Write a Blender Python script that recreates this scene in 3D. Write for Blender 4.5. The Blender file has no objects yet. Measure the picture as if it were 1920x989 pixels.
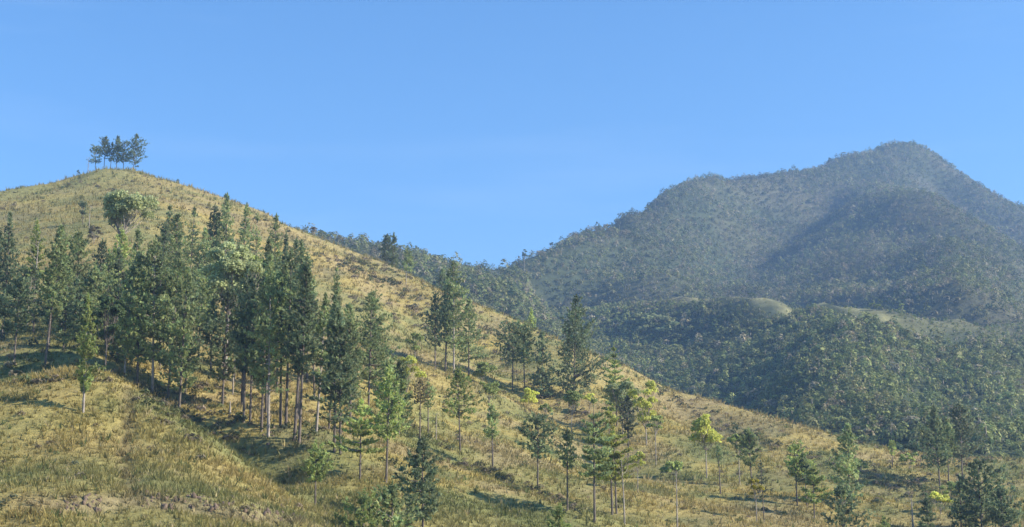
import bpy, math, random
import numpy as np

# ------------------------------------------------------------------ camera, sky, sun, exposure
scene = bpy.context.scene
COL = scene.collection
FPX, CX, CY = 2637.0, 960.0, 494.5           # focal length and centre, in pixels of a 1920 wide frame
PITCH = math.atan((1000.0 - CY) / FPX)
EYE = 1.7
SC = 0.85                                    # overall scale of the place

cam_data = bpy.data.cameras.new('camera')
cam_data.sensor_width = 36.0
cam_data.lens = 36.0 * FPX / 1920.0
cam_data.clip_start = 0.5
cam_data.clip_end = 20000.0
cam = bpy.data.objects.new('camera', cam_data)
COL.objects.link(cam)
cam.location = (0, 0, EYE)
cam.rotation_euler = (math.pi / 2 + PITCH, 0, 0)
scene.camera = cam

SUN_EL = math.radians(31.0)
SUN_AZ = math.radians(101.0)                 # clockwise from the view direction (+Y): from the right, a little behind the camera
SUN_DIR = np.array([math.sin(SUN_AZ) * math.cos(SUN_EL), math.cos(SUN_AZ) * math.cos(SUN_EL), math.sin(SUN_EL)])

world = bpy.data.worlds.new('World')
scene.world = world
world.use_nodes = True
wn, wl = world.node_tree.nodes, world.node_tree.links
wn.clear()
sky = wn.new('ShaderNodeTexSky')
sky.sky_type = 'NISHITA'
sky.sun_disc = False
sky.sun_elevation = SUN_EL
sky.sun_rotation = SUN_AZ
sky.altitude = 700.0
sky.air_density = 1.0
sky.dust_density = 0.0
sky.ozone_density = 4.0
bg = wn.new('ShaderNodeBackground')
bg.inputs['Strength'].default_value = 0.114
wo = wn.new('ShaderNodeOutputWorld')
geo = wn.new('ShaderNodeTexCoord')                    # a trace of high thin cloud
mp = wn.new('ShaderNodeMapping'); mp.inputs['Scale'].default_value = (1.2, 1.6, 9.0); mp.inputs['Rotation'].default_value = (0.0, 0.18, 0.0)
nz = wn.new('ShaderNodeTexNoise'); nz.inputs['Scale'].default_value = 2.2; nz.inputs['Detail'].default_value = 6; nz.inputs['Roughness'].default_value = 0.55
cr = wn.new('ShaderNodeMapRange'); cr.inputs['From Min'].default_value = 0.52; cr.inputs['From Max'].default_value = 0.8; cr.inputs['To Max'].default_value = 0.07
mx = wn.new('ShaderNodeMix'); mx.data_type = 'RGBA'
mx.inputs[7].default_value = (6.0, 6.6, 7.2, 1)
wl.new(geo.outputs['Generated'], mp.inputs[0]); wl.new(mp.outputs[0], nz.inputs['Vector']); wl.new(nz.outputs[0], cr.inputs[0])
hs = wn.new('ShaderNodeHueSaturation'); hs.inputs['Saturation'].default_value = 1.18
wl.new(sky.outputs[0], hs.inputs['Color'])
wl.new(cr.outputs[0], mx.inputs[0]); wl.new(hs.outputs[0], mx.inputs[6])
wl.new(mx.outputs[2], bg.inputs['Color'])
wl.new(bg.outputs[0], wo.inputs['Surface'])

sun_data = bpy.data.lights.new('sun', 'SUN')
sun_data.energy = 5.0
sun_data.angle = math.radians(0.55)
sun_data.color = (1.0, 0.90, 0.76)
sun = bpy.data.objects.new('sun', sun_data)
COL.objects.link(sun)
sun.rotation_euler = (math.pi / 2 - SUN_EL, 0, math.pi - SUN_AZ)
sun.location = (200, -100, 400)

scene.view_settings.view_transform = 'Standard'
scene.view_settings.look = 'None'
scene.view_settings.gamma = 1.0
scene.view_settings.exposure = 1.08
try:
    scene.cycles.use_denoising = True
    scene.cycles.max_bounces = 6
    scene.cycles.diffuse_bounces = 3
    scene.cycles.transmission_bounces = 3
    scene.cycles.volume_bounces = 0
    scene.cycles.use_adaptive_sampling = True
    scene.cycles.adaptive_threshold = 0.02
except Exception:
    pass

rng = np.random.default_rng(7)

# ------------------------------------------------------------------ helpers
_c, _s = math.cos(PITCH), math.sin(PITCH)


def at(px, py, d):
    """The world point seen at pixel (px, py) at forward distance d (before the scale of the place)."""
    a, b = (px - CX) / FPX, (CY - py) / FPX
    t = d * SC / (_c - b * _s)
    return np.array([a * t, d * SC, EYE + (_s + b * _c) * t])


def project(P):
    P = np.asarray(P, float)
    y, z = P[..., 1], P[..., 2] - EYE
    f = y * _c + z * _s
    u = -y * _s + z * _c
    return CX + FPX * P[..., 0] / f, CY - FPX * u / f, f


def _hash(ix, iy, seed):
    h = (ix.astype(np.int64) * 374761393 + iy.astype(np.int64) * 668265263 + seed * 974634777) & 0xFFFFFFFF
    h = ((h ^ (h >> 13)) * 1274126177) & 0xFFFFFFFF
    return ((h ^ (h >> 16)) & 0xFFFF) / 65535.0


def vnoise(x, y, seed=0):
    x, y = np.asarray(x, float), np.asarray(y, float)
    ix, iy = np.floor(x), np.floor(y)
    fx, fy = x - ix, y - iy
    fx, fy = fx * fx * (3 - 2 * fx), fy * fy * (3 - 2 * fy)
    a, b = _hash(ix, iy, seed), _hash(ix + 1, iy, seed)
    c, d = _hash(ix, iy + 1, seed), _hash(ix + 1, iy + 1, seed)
    return (a + (b - a) * fx) * (1 - fy) + (c + (d - c) * fx) * fy - 0.5


def fbm(x, y, seed=0, octv=4, gain=0.5):
    t, amp, f = 0.0, 1.0, 1.0
    for k in range(octv):
        t = t + amp * vnoise(x * f + 17.3 * k, y * f - 9.1 * k, seed + k)
        amp *= gain
        f *= 2.03
    return t


def sstep(a, b, x):
    t = np.clip((x - a) / (b - a), 0, 1)
    return t * t * (3 - 2 * t)


def poly_dist(X, Y, P):
    """Distance from (X, Y) to a polyline of points P, and the share along it."""
    best = np.full(np.shape(X), 1e9)
    share = np.zeros(np.shape(X))
    side = np.zeros(np.shape(X))
    n = len(P) - 1
    for i in range(n):
        ax, ay = P[i][0], P[i][1]
        bx, by = P[i + 1][0], P[i + 1][1]
        dx, dy = bx - ax, by - ay
        L2 = dx * dx + dy * dy
        t = np.clip(((X - ax) * dx + (Y - ay) * dy) / L2, 0, 1)
        ex, ey = X - (ax + t * dx), Y - (ay + t * dy)
        d = np.hypot(ex, ey)
        m = d < best
        best = np.where(m, d, best)
        share = np.where(m, (i + t) / n, share)
        side = np.where(m, np.sign(dx * (Y - ay) - dy * (X - ax)), side)
    return best, share, side


def mesh_from(name, V, F, C=None, smooth=False):
    """A mesh of triangles or quads from arrays, with an optional colour for each vertex."""
    me = bpy.data.meshes.new(name)
    V = np.ascontiguousarray(V, np.float32)
    F = np.ascontiguousarray(F, np.int32)
    k = F.shape[1]
    me.vertices.add(len(V))
    me.vertices.foreach_set('co', V.ravel())
    me.loops.add(F.size)
    me.loops.foreach_set('vertex_index', F.ravel())
    me.polygons.add(len(F))
    me.polygons.foreach_set('loop_start', np.arange(0, F.size, k, dtype=np.int32))
    try:
        me.polygons.foreach_set('loop_total', np.full(len(F), k, np.int32))
    except Exception:
        pass
    if smooth:
        me.polygons.foreach_set('use_smooth', np.ones(len(F), bool))
    me.update(calc_edges=True)
    if C is not None:
        at_ = me.color_attributes.new('Col', 'FLOAT_COLOR', 'POINT')
        C4 = np.ones((len(V), 4), np.float32)
        C4[:, :3] = C
        at_.data.foreach_set('color', C4.ravel())
    return me


def add_obj(name, me, mat=None, parent=None, loc=None):
    o = bpy.data.objects.new(name, me)
    COL.objects.link(o)
    if mat is not None and me is not None and not me.materials:
        me.materials.append(mat)
    if parent is not None:
        o.parent = parent
    if loc is not None:
        o.location = loc
    return o


def tag(o, label=None, cat=None, group=None, kind=None):
    if label: o['label'] = label
    if cat: o['category'] = cat
    if group: o['group'] = group
    if kind: o['kind'] = kind
    return o


# ------------------------------------------------------------------ materials
def new_mat(name):
    m = bpy.data.materials.new(name)
    m.use_nodes = True
    m.node_tree.nodes.clear()
    return m, m.node_tree.nodes, m.node_tree.links


def foliage_mat(name, trans=0.28, rough=0.6, spec=0.25, object_var=0.25):
    """Leaves and blades: colour carried by the leaf, varied from plant to plant; some light passes through."""
    m, n, l = new_mat(name)
    out = n.new('ShaderNodeOutputMaterial')
    mix = n.new('ShaderNodeMixShader')
    p = n.new('ShaderNodeBsdfPrincipled')
    t = n.new('ShaderNodeBsdfTranslucent')
    col = n.new('ShaderNodeVertexColor'); col.layer_name = 'Col'
    info = n.new('ShaderNodeObjectInfo')
    mr = n.new('ShaderNodeMapRange')
    mr.inputs['To Min'].default_value = 1 - object_var
    mr.inputs['To Max'].default_value = 1 + object_var
    hsv = n.new('ShaderNodeHueSaturation')
    l.new(info.outputs['Random'], mr.inputs['Value'])
    l.new(mr.outputs[0], hsv.inputs['Value'])
    l.new(col.outputs['Color'], hsv.inputs['Color'])
    l.new(hsv.outputs[0], p.inputs['Base Color'])
    l.new(hsv.outputs[0], t.inputs['Color'])
    p.inputs['Roughness'].default_value = rough
    p.inputs['Specular IOR Level'].default_value = spec
    mix.inputs[0].default_value = trans
    l.new(p.outputs[0], mix.inputs[1]); l.new(t.outputs[0], mix.inputs[2])
    l.new(mix.outputs[0], out.inputs['Surface'])
    return m


def bark_mat(name, c1, c2, scale=3.0):
    m, n, l = new_mat(name)
    out = n.new('ShaderNodeOutputMaterial')
    p = n.new('ShaderNodeBsdfPrincipled')
    tc = n.new('ShaderNodeTexCoord')
    mp = n.new('ShaderNodeMapping'); mp.inputs['Scale'].default_value = (scale, scale, scale * 0.35)
    nz = n.new('ShaderNodeTexNoise'); nz.inputs['Scale'].default_value = 1.6; nz.inputs['Detail'].default_value = 5
    rp = n.new('ShaderNodeValToRGB')
    rp.color_ramp.elements[0].position = 0.35; rp.color_ramp.elements[0].color = (*c1, 1)
    rp.color_ramp.elements[1].position = 0.68; rp.color_ramp.elements[1].color = (*c2, 1)
    bp = n.new('ShaderNodeBump'); bp.inputs['Strength'].default_value = 0.5; bp.inputs['Distance'].default_value = 0.05
    l.new(tc.outputs['Object'], mp.inputs[0]); l.new(mp.outputs[0], nz.inputs['Vector'])
    l.new(nz.outputs[0], rp.inputs[0]); l.new(rp.outputs[0], p.inputs['Base Color'])
    l.new(nz.outputs[0], bp.inputs['Height']); l.new(bp.outputs[0], p.inputs['Normal'])
    p.inputs['Roughness'].default_value = 0.9
    l.new(p.outputs[0], out.inputs['Surface'])
    return m


def ground_mat(name, fine=1.2, bump=0.6, dist=0.5):
    """Soil and turf: colour carried by the ground, broken up by fine noise."""
    m, n, l = new_mat(name)
    out = n.new('ShaderNodeOutputMaterial')
    p = n.new('ShaderNodeBsdfPrincipled')
    col = n.new('ShaderNodeVertexColor'); col.layer_name = 'Col'
    tc = n.new('ShaderNodeTexCoord')
    nz = n.new('ShaderNodeTexNoise'); nz.inputs['Scale'].default_value = fine; nz.inputs['Detail'].default_value = 8; nz.inputs['Roughness'].default_value = 0.7
    mr = n.new('ShaderNodeMapRange')
    mr.inputs['From Min'].default_value = 0.25; mr.inputs['From Max'].default_value = 0.75
    mr.inputs['To Min'].default_value = 0.55; mr.inputs['To Max'].default_value = 1.45
    mul = n.new('ShaderNodeMix'); mul.data_type = 'RGBA'; mul.blend_type = 'MULTIPLY'; mul.inputs[0].default_value = 1.0
    bp = n.new('ShaderNodeBump'); bp.inputs['Strength'].default_value = bump; bp.inputs['Distance'].default_value = dist
    l.new(tc.outputs['Object'], nz.inputs['Vector'])
    l.new(nz.outputs[0], mr.inputs[0])
    l.new(col.outputs['Color'], mul.inputs[6]); l.new(mr.outputs[0], mul.inputs[7])
    l.new(mul.outputs[2], p.inputs['Base Color'])
    l.new(nz.outputs[0], bp.inputs['Height']); l.new(bp.outputs[0], p.inputs['Normal'])
    p.inputs['Roughness'].default_value = 0.95
    p.inputs['Specular IOR Level'].default_value = 0.1
    l.new(p.outputs[0], out.inputs['Surface'])
    return m


M_LEAF = foliage_mat('foliage', 0.48)
M_GRASS = foliage_mat('grass_blades', 0.42, 0.7, 0.15, 0.0)
M_FOREST = foliage_mat('forest_foliage', 0.28, 0.7, 0.15, 0.0)
M_BARK = bark_mat('pine_bark', (0.07, 0.055, 0.045), (0.20, 0.165, 0.13))
M_PALE = bark_mat('pale_bark', (0.19, 0.16, 0.13), (0.41, 0.36, 0.30))
M_TURF = ground_mat('turf', 0.9, 0.7, 0.6)
M_FFLOOR = ground_mat('forest_floor', 0.12, 0.6, 2.0)
M_ROCK = bark_mat('rock', (0.07, 0.048, 0.033), (0.20, 0.145, 0.10), 2.0)

# ------------------------------------------------------------------ the lie of the land
HILL_CREST = [(-350, 464.0, 545), (-120, 437.1, 565), (0, 393.4, 575), (75, 370.1, 585), (150, 341.2, 595), (210, 357.6, 600), (270, 329.6, 595), (330, 365.7,
              588), (430, 405.5, 575), (520, 414.4, 562), (600, 483.9, 550), (700, 496.0, 528), (800, 533.9, 500), (900, 589.5, 478), (1000, 620.2, 455), (1100,
              661.3, 432), (1200, 695.1, 410), (1300, 729.4, 392), (1400, 769.1, 380), (1500, 802.0, 370), (1600, 827.9, 362), (1700, 851.4, 356), (1800, 861.3,
              350), (1920, 862.4, 345), (2150, 870.0, 340), (2500, 903.9, 335)]
HILL_FACE = {
    -350: [(989, 120), (770, 175), (720, 215), (620, 265), (520, 345), (450, 450)],
    -150: [(989, 121), (870, 148), (745, 178), (712, 212), (610, 262), (500, 350), (420, 470)],
    0: [(989, 122), (870, 148), (735, 178), (706, 212), (610, 262), (550, 305), (480, 372), (412, 455)],
    100: [(989, 122), (870, 147), (709, 181), (692, 212), (600, 265), (500, 350), (420, 445)],
    190: [(989, 122), (900, 140), (800, 160), (701, 182), (690, 214), (600, 266), (500, 350), (430, 430), (370, 520)],
    250: [(989, 123), (900, 142), (722, 180), (712, 214)],
    300: [(989, 124), (870, 150), (757, 176), (738, 213), (650, 255), (550, 322), (450, 412), (390, 480)],
    350: [(989, 125), (789, 174), (768, 206)],
    400: [(989, 126), (900, 148), (814, 171), (795, 200), (700, 242), (600, 304), (500, 385), (430, 470)],
    450: [(989, 128), (840, 169), (820, 194)],
    500: [(989, 131), (930, 150), (880, 170), (825, 194), (750, 228), (650, 290), (550, 370), (480, 445)],
    600: [(989, 140), (950, 155), (900, 173), (850, 190), (800, 211), (700, 265), (600, 345), (520, 435)],
    700: [(989, 152), (920, 178), (850, 205), (760, 250), (660, 318), (570, 405)],
    800: [(989, 165), (900, 200), (800, 254), (700, 328), (620, 398)],
    960: [(989, 180), (900, 220), (800, 280), (700, 355), (640, 418)],
    1100: [(989, 190), (900, 234), (800, 303), (720, 372)],
    1250: [(989, 200), (900, 250), (820, 312), (760, 368)],
    1400: [(989, 205), (920, 247), (850, 302), (805, 345)],
    1550: [(989, 210), (920, 257), (870, 304), (838, 340)],
    1700: [(989, 222), (940, 264), (900, 300), (870, 332)],
    1800: [(989, 232), (930, 278), (890, 316)],
    1920: [(989, 236), (930, 282), (890, 318)],
    2200: [(989, 240), (930, 290), (895, 318)],
}
FAR_CREST = [(300, 402.4, 930), (480, 432.2, 950), (620, 450.2, 980), (680, 460.1, 1000), (750, 473.1, 1020), (800, 487.2, 1040), (850, 520.0, 1060), (875, 583.3,
              1080), (900, 506.6, 1130), (960, 541.4, 1180), (1000, 482.1, 1230), (1050, 457.8, 1300), (1100, 443.6, 1380), (1170, 401.2, 1480), (1240, 374.6,
              1580), (1270, 352.6, 1640), (1310, 343.9, 1700), (1340, 330.8, 1740), (1400, 337.1, 1800), (1450, 331.5, 1850), (1500, 323.2, 1900), (1550, 316.3,
              1940), (1580, 296.4, 1965), (1610, 291.4, 1980), (1638, 290.2, 2000), (1660, 273.8, 2010), (1690, 270.9, 2020), (1720, 276.6, 2030), (1760, 298.1,
              2020), (1800, 328.8, 2000), (1840, 350.7, 1980), (1880, 376.1, 1950), (1920, 396.0, 1930), (2050, 440.0, 1880), (2250, 493.1, 1800)]
FORE_CREST = [(1040, 668.4, 1085), (1090, 619.1, 1075), (1130, 596.3, 1060), (1200, 569.0, 1028), (1300, 555.8, 975), (1380, 558.5, 926), (1450, 560.2, 880),
              (1550, 573.3, 818), (1640, 585.9, 766), (1690, 611.8, 748), (1720, 596.3, 756), (1800, 575.4, 800), (1920, 607.3, 860), (2100, 620.1, 900), (2300,
              637.8, 920)]
FAR_FACE = [(900, 540, 1010), (900, 590, 880), (960, 600, 900), (1000, 530, 1085), (1000, 575, 1020), (1060, 500, 1230), (1060, 550, 1140),
            (1150, 450, 1400), (1150, 520, 1260), (1150, 556, 1190), (1230, 420, 1480), (1220, 500, 1310), (1220, 544, 1220),
            (1350, 390, 1690), (1350, 450, 1560), (1350, 500, 1450), (1350, 545, 1330), (1420, 390, 1740), (1420, 450, 1590), (1420, 500, 1465), (1420, 548, 1310),
            (1500, 380, 1780), (1500, 450, 1560), (1500, 500, 1420), (1500, 560, 1210),
            (1600, 340, 1880), (1600, 395, 1690), (1600, 450, 1500), (1600, 500, 1360), (1600, 560, 1150), (1690, 310, 1940), (1700, 380, 1740), (1700, 430, 1540),
            (1700, 500, 1310), (1700, 585, 1020), (1800, 360, 1890), (1800, 425, 1750), (1790, 445, 1450), (1790, 510, 1235), (1790, 590, 990),
            (1860, 445, 1730), (1850, 478, 1430), (1920, 485, 1690), (1920, 518, 1420), (1920, 590, 1150), (2100, 540, 1450), (2100, 600, 1200),
            (1050, 640, 910), (1130, 640, 960), (1200, 680, 845), (1300, 640, 885), (1300, 730, 745), (1450, 620, 810), (1450, 700, 705), (1450, 770, 612),
            (1600, 640, 700), (1600, 720, 610), (1600, 800, 540), (1750, 650, 705), (1750, 730, 630), (1750, 820, 545), (1900, 660, 785), (1900, 740, 695),
            (1900, 840, 550), (2150, 680, 820), (2150, 840, 580)]

ctrl = [at(*p) for p in HILL_CREST] + [at(x, y, d) for x, r in HILL_FACE.items() for (y, d) in r]
for (x, y, d) in HILL_CREST:                                # the far side of the grassy hill
    p = at(x, y, d)
    ctrl.append(p + (10, 60, -22 if x > 700 else -26))
    if x < 1150:
        ctrl.append(p + (20, 150, -62 if x < 800 else -48))
for (x, y, d) in ((-150, 745, 178), (0, 735, 178), (100, 709, 181), (190, 701, 182), (250, 722, 180), (300, 757, 176), (350, 789, 174), (400, 814, 171), (450, 840, 169)):
    q = at(x, y, d)                                         # the hollow behind the mound
    ctrl.append(np.array([q[0] * (d + 15) / d, (d + 15) * SC, q[2] - 3.8]))
for x, z in ((200, 70), (450, 66), (650, 62), (800, 58)):
    q = at(x, 500, 780); q[2] = z; ctrl.append(q)
for x, z, d in ((1100, 28, 510), (1300, 19, 490), (1500, 15, 455), (1700, 13, 435), (1920, 13, 435), (2300, 12, 435)):
    q = at(x, 500, d); q[2] = z; ctrl.append(q)
ctrl += [at(*p) for p in FAR_CREST] + [at(*p) for p in FORE_CREST] + [at(*p) for p in FAR_FACE]
for (x, y, d) in FAR_CREST[::2]:
    p = at(x, y, d)
    ctrl.append(p + (0, 200, -90)); ctrl.append(p + (0, 500, -200))
for (x, y, d) in FORE_CREST[::2]:
    p = at(x, y, d); ctrl.append(p + (0, 55, -12))
for px in (-350, 0, 300, 600, 900, 1200, 1500, 1800, 2200):  # the valley floor at the camera's feet
    for d, z in ((95, -4.0), (60, -4.5), (25, -1.5), (-15, 0.0)):
        ctrl.append(np.array([(px - CX) / FPX * max(d, 40) * SC, d * SC, z]))
for pt in ((-120, 20, -2), (120, 20, -2), (-150, -15, 0), (150, -15, 0), (0, 0, 0.0), (-420, 300, 60), (-420, 500, 110), (-420, 700, 60), (300, 150, -2), (300, 260, 6)):
    ctrl.append(np.array(pt, float))
ctrl = np.array(ctrl)
TS = 400.0
_cx, _cy, _cz = ctrl[:, 0] / TS, ctrl[:, 1] / TS, ctrl[:, 2]


def _phi(r2):
    return 0.5 * r2 * np.log(r2 + 1e-12)


_n = len(ctrl)
A = np.zeros((_n + 3, _n + 3))
A[:_n, :_n] = _phi((_cx[:, None] - _cx[None]) ** 2 + (_cy[:, None] - _cy[None]) ** 2) + np.eye(_n) * 2e-5
A[:_n, _n], A[:_n, _n + 1], A[:_n, _n + 2] = 1, _cx, _cy
A[_n:, :_n] = A[:_n, _n:].T
_w = np.linalg.solve(A, np.concatenate([_cz, np.zeros(3)]))


def tps(X, Y):
    shp = np.shape(X)
    x, y = np.ravel(X) / TS, np.ravel(Y) / TS
    out = np.empty(len(x))
    for i in range(0, len(x), 20000):
        a, b = x[i:i + 20000], y[i:i + 20000]
        out[i:i + 20000] = _phi((a[:, None] - _cx[None]) ** 2 + (b[:, None] - _cy[None]) ** 2) @ _w[:_n] + _w[_n] + a * _w[_n + 1] + b * _w[_n + 2]
    return out.reshape(shp)


W_HILL = [at(*p) for p in HILL_CREST]
W_FAR = [at(*p) for p in FAR_CREST]
W_FORE = [at(*p) for p in FORE_CREST]
# creases of the land: (points, width left of the line, width right of it, height)
CREASES = [
    # grassy hill: the spur that comes down from the summit and the gully beside it, swales and lesser spurs
    ([(270, 365, 540), (290, 400, 500), (300, 450, 440)], 34, 34, 4.0),
    ([(-60, 412, 505), (70, 386, 535), (150, 352, 565)], 14, 14, -6.9),
    ([(-60, 432, 475), (60, 405, 500), (170, 362, 545)], 14, 14, 2.5),
    ([(640, 487, 500), (700, 505, 480), (760, 560, 440), (830, 640, 380)], 12, 12, -3.0),
    ([(860, 868, 222), (950, 905, 216), (1095, 958, 204)], 5, 5, -1.8),
    ([(800, 880, 212), (900, 920, 205), (1050, 978, 192)], 9, 9, 1.6),
    ([(905, 620, 430), (960, 700, 352), (1060, 770, 316), (1150, 850, 268)], 10, 10, -3.0),
    ([(1225, 715, 395), (1330, 790, 345), (1480, 855, 308), (1640, 905, 285), (1760, 945, 258)], 13, 13, -3.2),
    ([(1240, 790, 340), (1361, 842, 300), (1481, 884, 277), (1631, 936, 250), (1725, 965, 238)], 9, 9, 2.0),
    ([(380, 800, 196), (450, 815, 196), (520, 880, 180), (600, 935, 163)], 8, 8, -1.6),
    # mountain: spurs and the ravines between them
    ([(1690, 285, 1985), (1700, 340, 1850), (1710, 390, 1720), (1722, 432, 1560), (1790, 447, 1470), (1850, 478, 1420), (1940, 522, 1400)], 55, 60, 20),
    ([(1560, 392, 1690), (1640, 415, 1600), (1700, 432, 1530)], 45, 45, 18),
    ([(1796, 490, 1310), (1802, 530, 1200), (1810, 592, 1000)], 50, 45, 24),
    ([(1290, 395, 1600), (1360, 402, 1640), (1450, 400, 1690)], 34, 34, 16),
    ([(1740, 330, 1950), (1770, 400, 1830), (1830, 432, 1740), (1950, 492, 1680)], 60, 50, -34),
    ([(1560, 385, 1760), (1450, 425, 1650), (1375, 480, 1500), (1345, 545, 1320)], 60, 60, -18),
    ([(1640, 285, 1990), (1600, 320, 1940)], 40, 40, -14),
    ([(1310, 345, 1700), (1270, 400, 1560), (1235, 470, 1380), (1215, 545, 1210)], 55, 55, 22),
    ([(1230, 385, 1570), (1180, 440, 1430), (1140, 510, 1270), (1110, 560, 1150)], 45, 45, -20),
    ([(1150, 420, 1440), (1105, 475, 1310), (1075, 540, 1150)], 40, 40, 18),
    ([(1060, 455, 1300), (1030, 500, 1180), (1020, 560, 1030)], 40, 40, -22),
    ([(950, 492, 1170), (930, 530, 1050), (930, 580, 910)], 40, 40, 16),
    # wooded ridge in front of it
    ([(1690, 592, 745), (1640, 650, 695), (1600, 720, 612), (1580, 790, 540)], 34, 40, 10),
    ([(1800, 600, 820), (1770, 680, 705), (1740, 760, 610)], 22, 22, -7),
    ([(1900, 610, 850), (1880, 690, 740), (1850, 790, 620)], 28, 28, 12),
]
CREASES = [([at(*q) for q in P], a, b, h) for (P, a, b, h) in CREASES]
TRACK = [at(*q) for q in ((236, 735, 176), (240, 800, 162), (232, 850, 151), (243, 900, 141), (248, 928, 135))]
BANK = [at(*q) for q in ((-120, 958, 127), (60, 950, 129), (150, 945, 130), (270, 930, 134), (350, 934, 134), (450, 946, 134), (570, 962, 140))]
Y0 = 610 * SC                                               # beyond this the land is wooded


def height_exact(X, Y):
    X, Y = np.asarray(X, float), np.asarray(Y, float)
    Z = tps(X, Y)
    kcrest = sstep(8, 95, np.minimum(poly_dist(X, Y, W_FAR)[0], 1.6 * poly_dist(X, Y, W_FORE)[0]))
    for P, wa, wb, h in CREASES:
        d, sh, side = poly_dist(X, Y, P)
        w = np.where(side > 0, wa, wb) * SC
        bump_ = h * SC * np.exp(-(d / w) ** 2)
        Z = Z + (bump_ * kcrest if abs(h) > 7 else bump_)
    far = sstep(520, 640, Y)
    dh = np.minimum(poly_dist(X, Y, W_HILL)[0], 1e9)
    keep = 0.12 + 0.88 * sstep(5, 60, dh)
    near = sstep(20, 70, Y)
    Z = Z + (1 - far) * near * keep * (2.2 * fbm(X / 42, Y / 42, 3, 3) + 0.7 * fbm(X / 9, Y / 9, 11, 3))
    # cattle terraces on the dry slope
    Z = Z + (1 - far) * near * 0.24 * np.sin(Z * 2.6 + 3 * fbm(X / 18, Y / 18, 23, 2)) * sstep(-0.1, 0.3, fbm(X / 60, Y / 60, 29, 2))
    df = np.minimum(poly_dist(X, Y, W_FAR)[0], poly_dist(X, Y, W_FORE)[0])
    kf = 0.12 + 0.88 * sstep(10, 130, df)
    rid = 1 - 2 * np.abs(fbm(X / 150, Y / 210, 41, 3))
    kf = kf * (0.35 + 0.65 * sstep(780, 960, Y))
    Z = Z + far * kf * (15 * (rid - 0.6) + 9 * fbm(X / 60, Y / 60, 47, 3))
    # footworn gully down the mound and the broken bank at its foot
    d, sh, side = poly_dist(X, Y, TRACK)
    Z = Z - 0.6 * np.exp(-(d / 0.6) ** 2)
    d, sh, side = poly_dist(X, Y, BANK)
    s = d * side
    win = sstep(0.0, 0.15, sh) * (1 - sstep(0.9, 1.0, sh)) * np.exp(-(d / 9) ** 2)
    Z = Z + win * 0.75 * np.tanh(s / 0.9) * (0.7 + 0.9 * fbm(X / 5, Y / 5, 53, 2))
    return Z


def axis(segs):
    """Grid coordinates from (start, end, step) runs."""
    out = []
    for a, b, st in segs:
        out += list(np.arange(a, b, st))
    out.append(segs[-1][1])
    return np.array(out)


HX = axis([(-340, -72, 2.4), (-72, 5, 0.9), (5, 180, 1.8), (180, 330, 5.0)])
HY = axis([(-30, 70, 5.0), (70, 90, 2.0), (90, 175, 0.9), (175, 330, 1.6), (330, 560, 2.4), (560, 660, 5)])
HGX, HGY = np.meshgrid(HX, HY)
HZ = height_exact(HGX, HGY)
FX = axis([(-520, 1000, 9.0)])
FY = axis([(320, 2150, 9.0)])
FGX, FGY = np.meshgrid(FX, FY)
FZ = height_exact(FGX, FGY)


def _bil(xs, ys, Z, x, y):
    i = np.clip(np.searchsorted(xs, x) - 1, 0, len(xs) - 2)
    j = np.clip(np.searchsorted(ys, y) - 1, 0, len(ys) - 2)
    u = np.clip((x - xs[i]) / (xs[i + 1] - xs[i]), 0, 1)
    v = np.clip((y - ys[j]) / (ys[j + 1] - ys[j]), 0, 1)
    return (Z[j, i] * (1 - u) + Z[j, i + 1] * u) * (1 - v) + (Z[j + 1, i] * (1 - u) + Z[j + 1, i + 1] * u) * v


def height(x, y):
    x, y = np.asarray(x, float), np.asarray(y, float)
    hn = _bil(HX, HY, HZ, x, y)
    hf = _bil(FX, FY, FZ, x, y)
    inside = (x > HX[0]) & (x < HX[-1]) & (y < 560)
    return np.where(inside, hn, hf)


def hit(px, py, dmin=70, dmax=2300):
    """Where the line of sight through a pixel first meets the land."""
    ds = np.concatenate([np.arange(dmin, 620, 0.5), np.arange(620, dmax, 3.0)])
    a, b = (px - CX) / FPX, (CY - py) / FPX
    t = ds * SC / (_c - b * _s)
    X, Y, Z = a * t, ds * SC, EYE + (_s + b * _c) * t
    k = np.nonzero(height(X, Y) >= Z)[0]
    k = k[0] if len(k) else len(ds) - 1
    return np.array([X[k], Y[k], height(X[k], Y[k])])


def visible(X, Y, Z, lift=10.0, n=70):
    """Whether a point LIFT metres above the land can be seen from the camera's place."""
    ok = np.ones(len(X), bool)
    for k in np.linspace(0.03, 0.985, n):
        ok &= height(X * k, Y * k) < EYE + (Z + lift - EYE) * k + 0.5
    return ok


# colours of the dry slope
STRAW, GOLD, OLIVE, GREEN, BROWN, RUST = [np.array(c) for c in ((0.335, 0.268, 0.112), (0.37, 0.285, 0.088), (0.215, 0.208, 0.078), (0.15, 0.17, 0.06), (0.22, 0.172, 0.10), (0.31, 0.232, 0.125))]


def lerp(a, b, t):
    t = np.clip(t, 0, 1)[..., None]
    return a * (1 - t) + b * t


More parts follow.
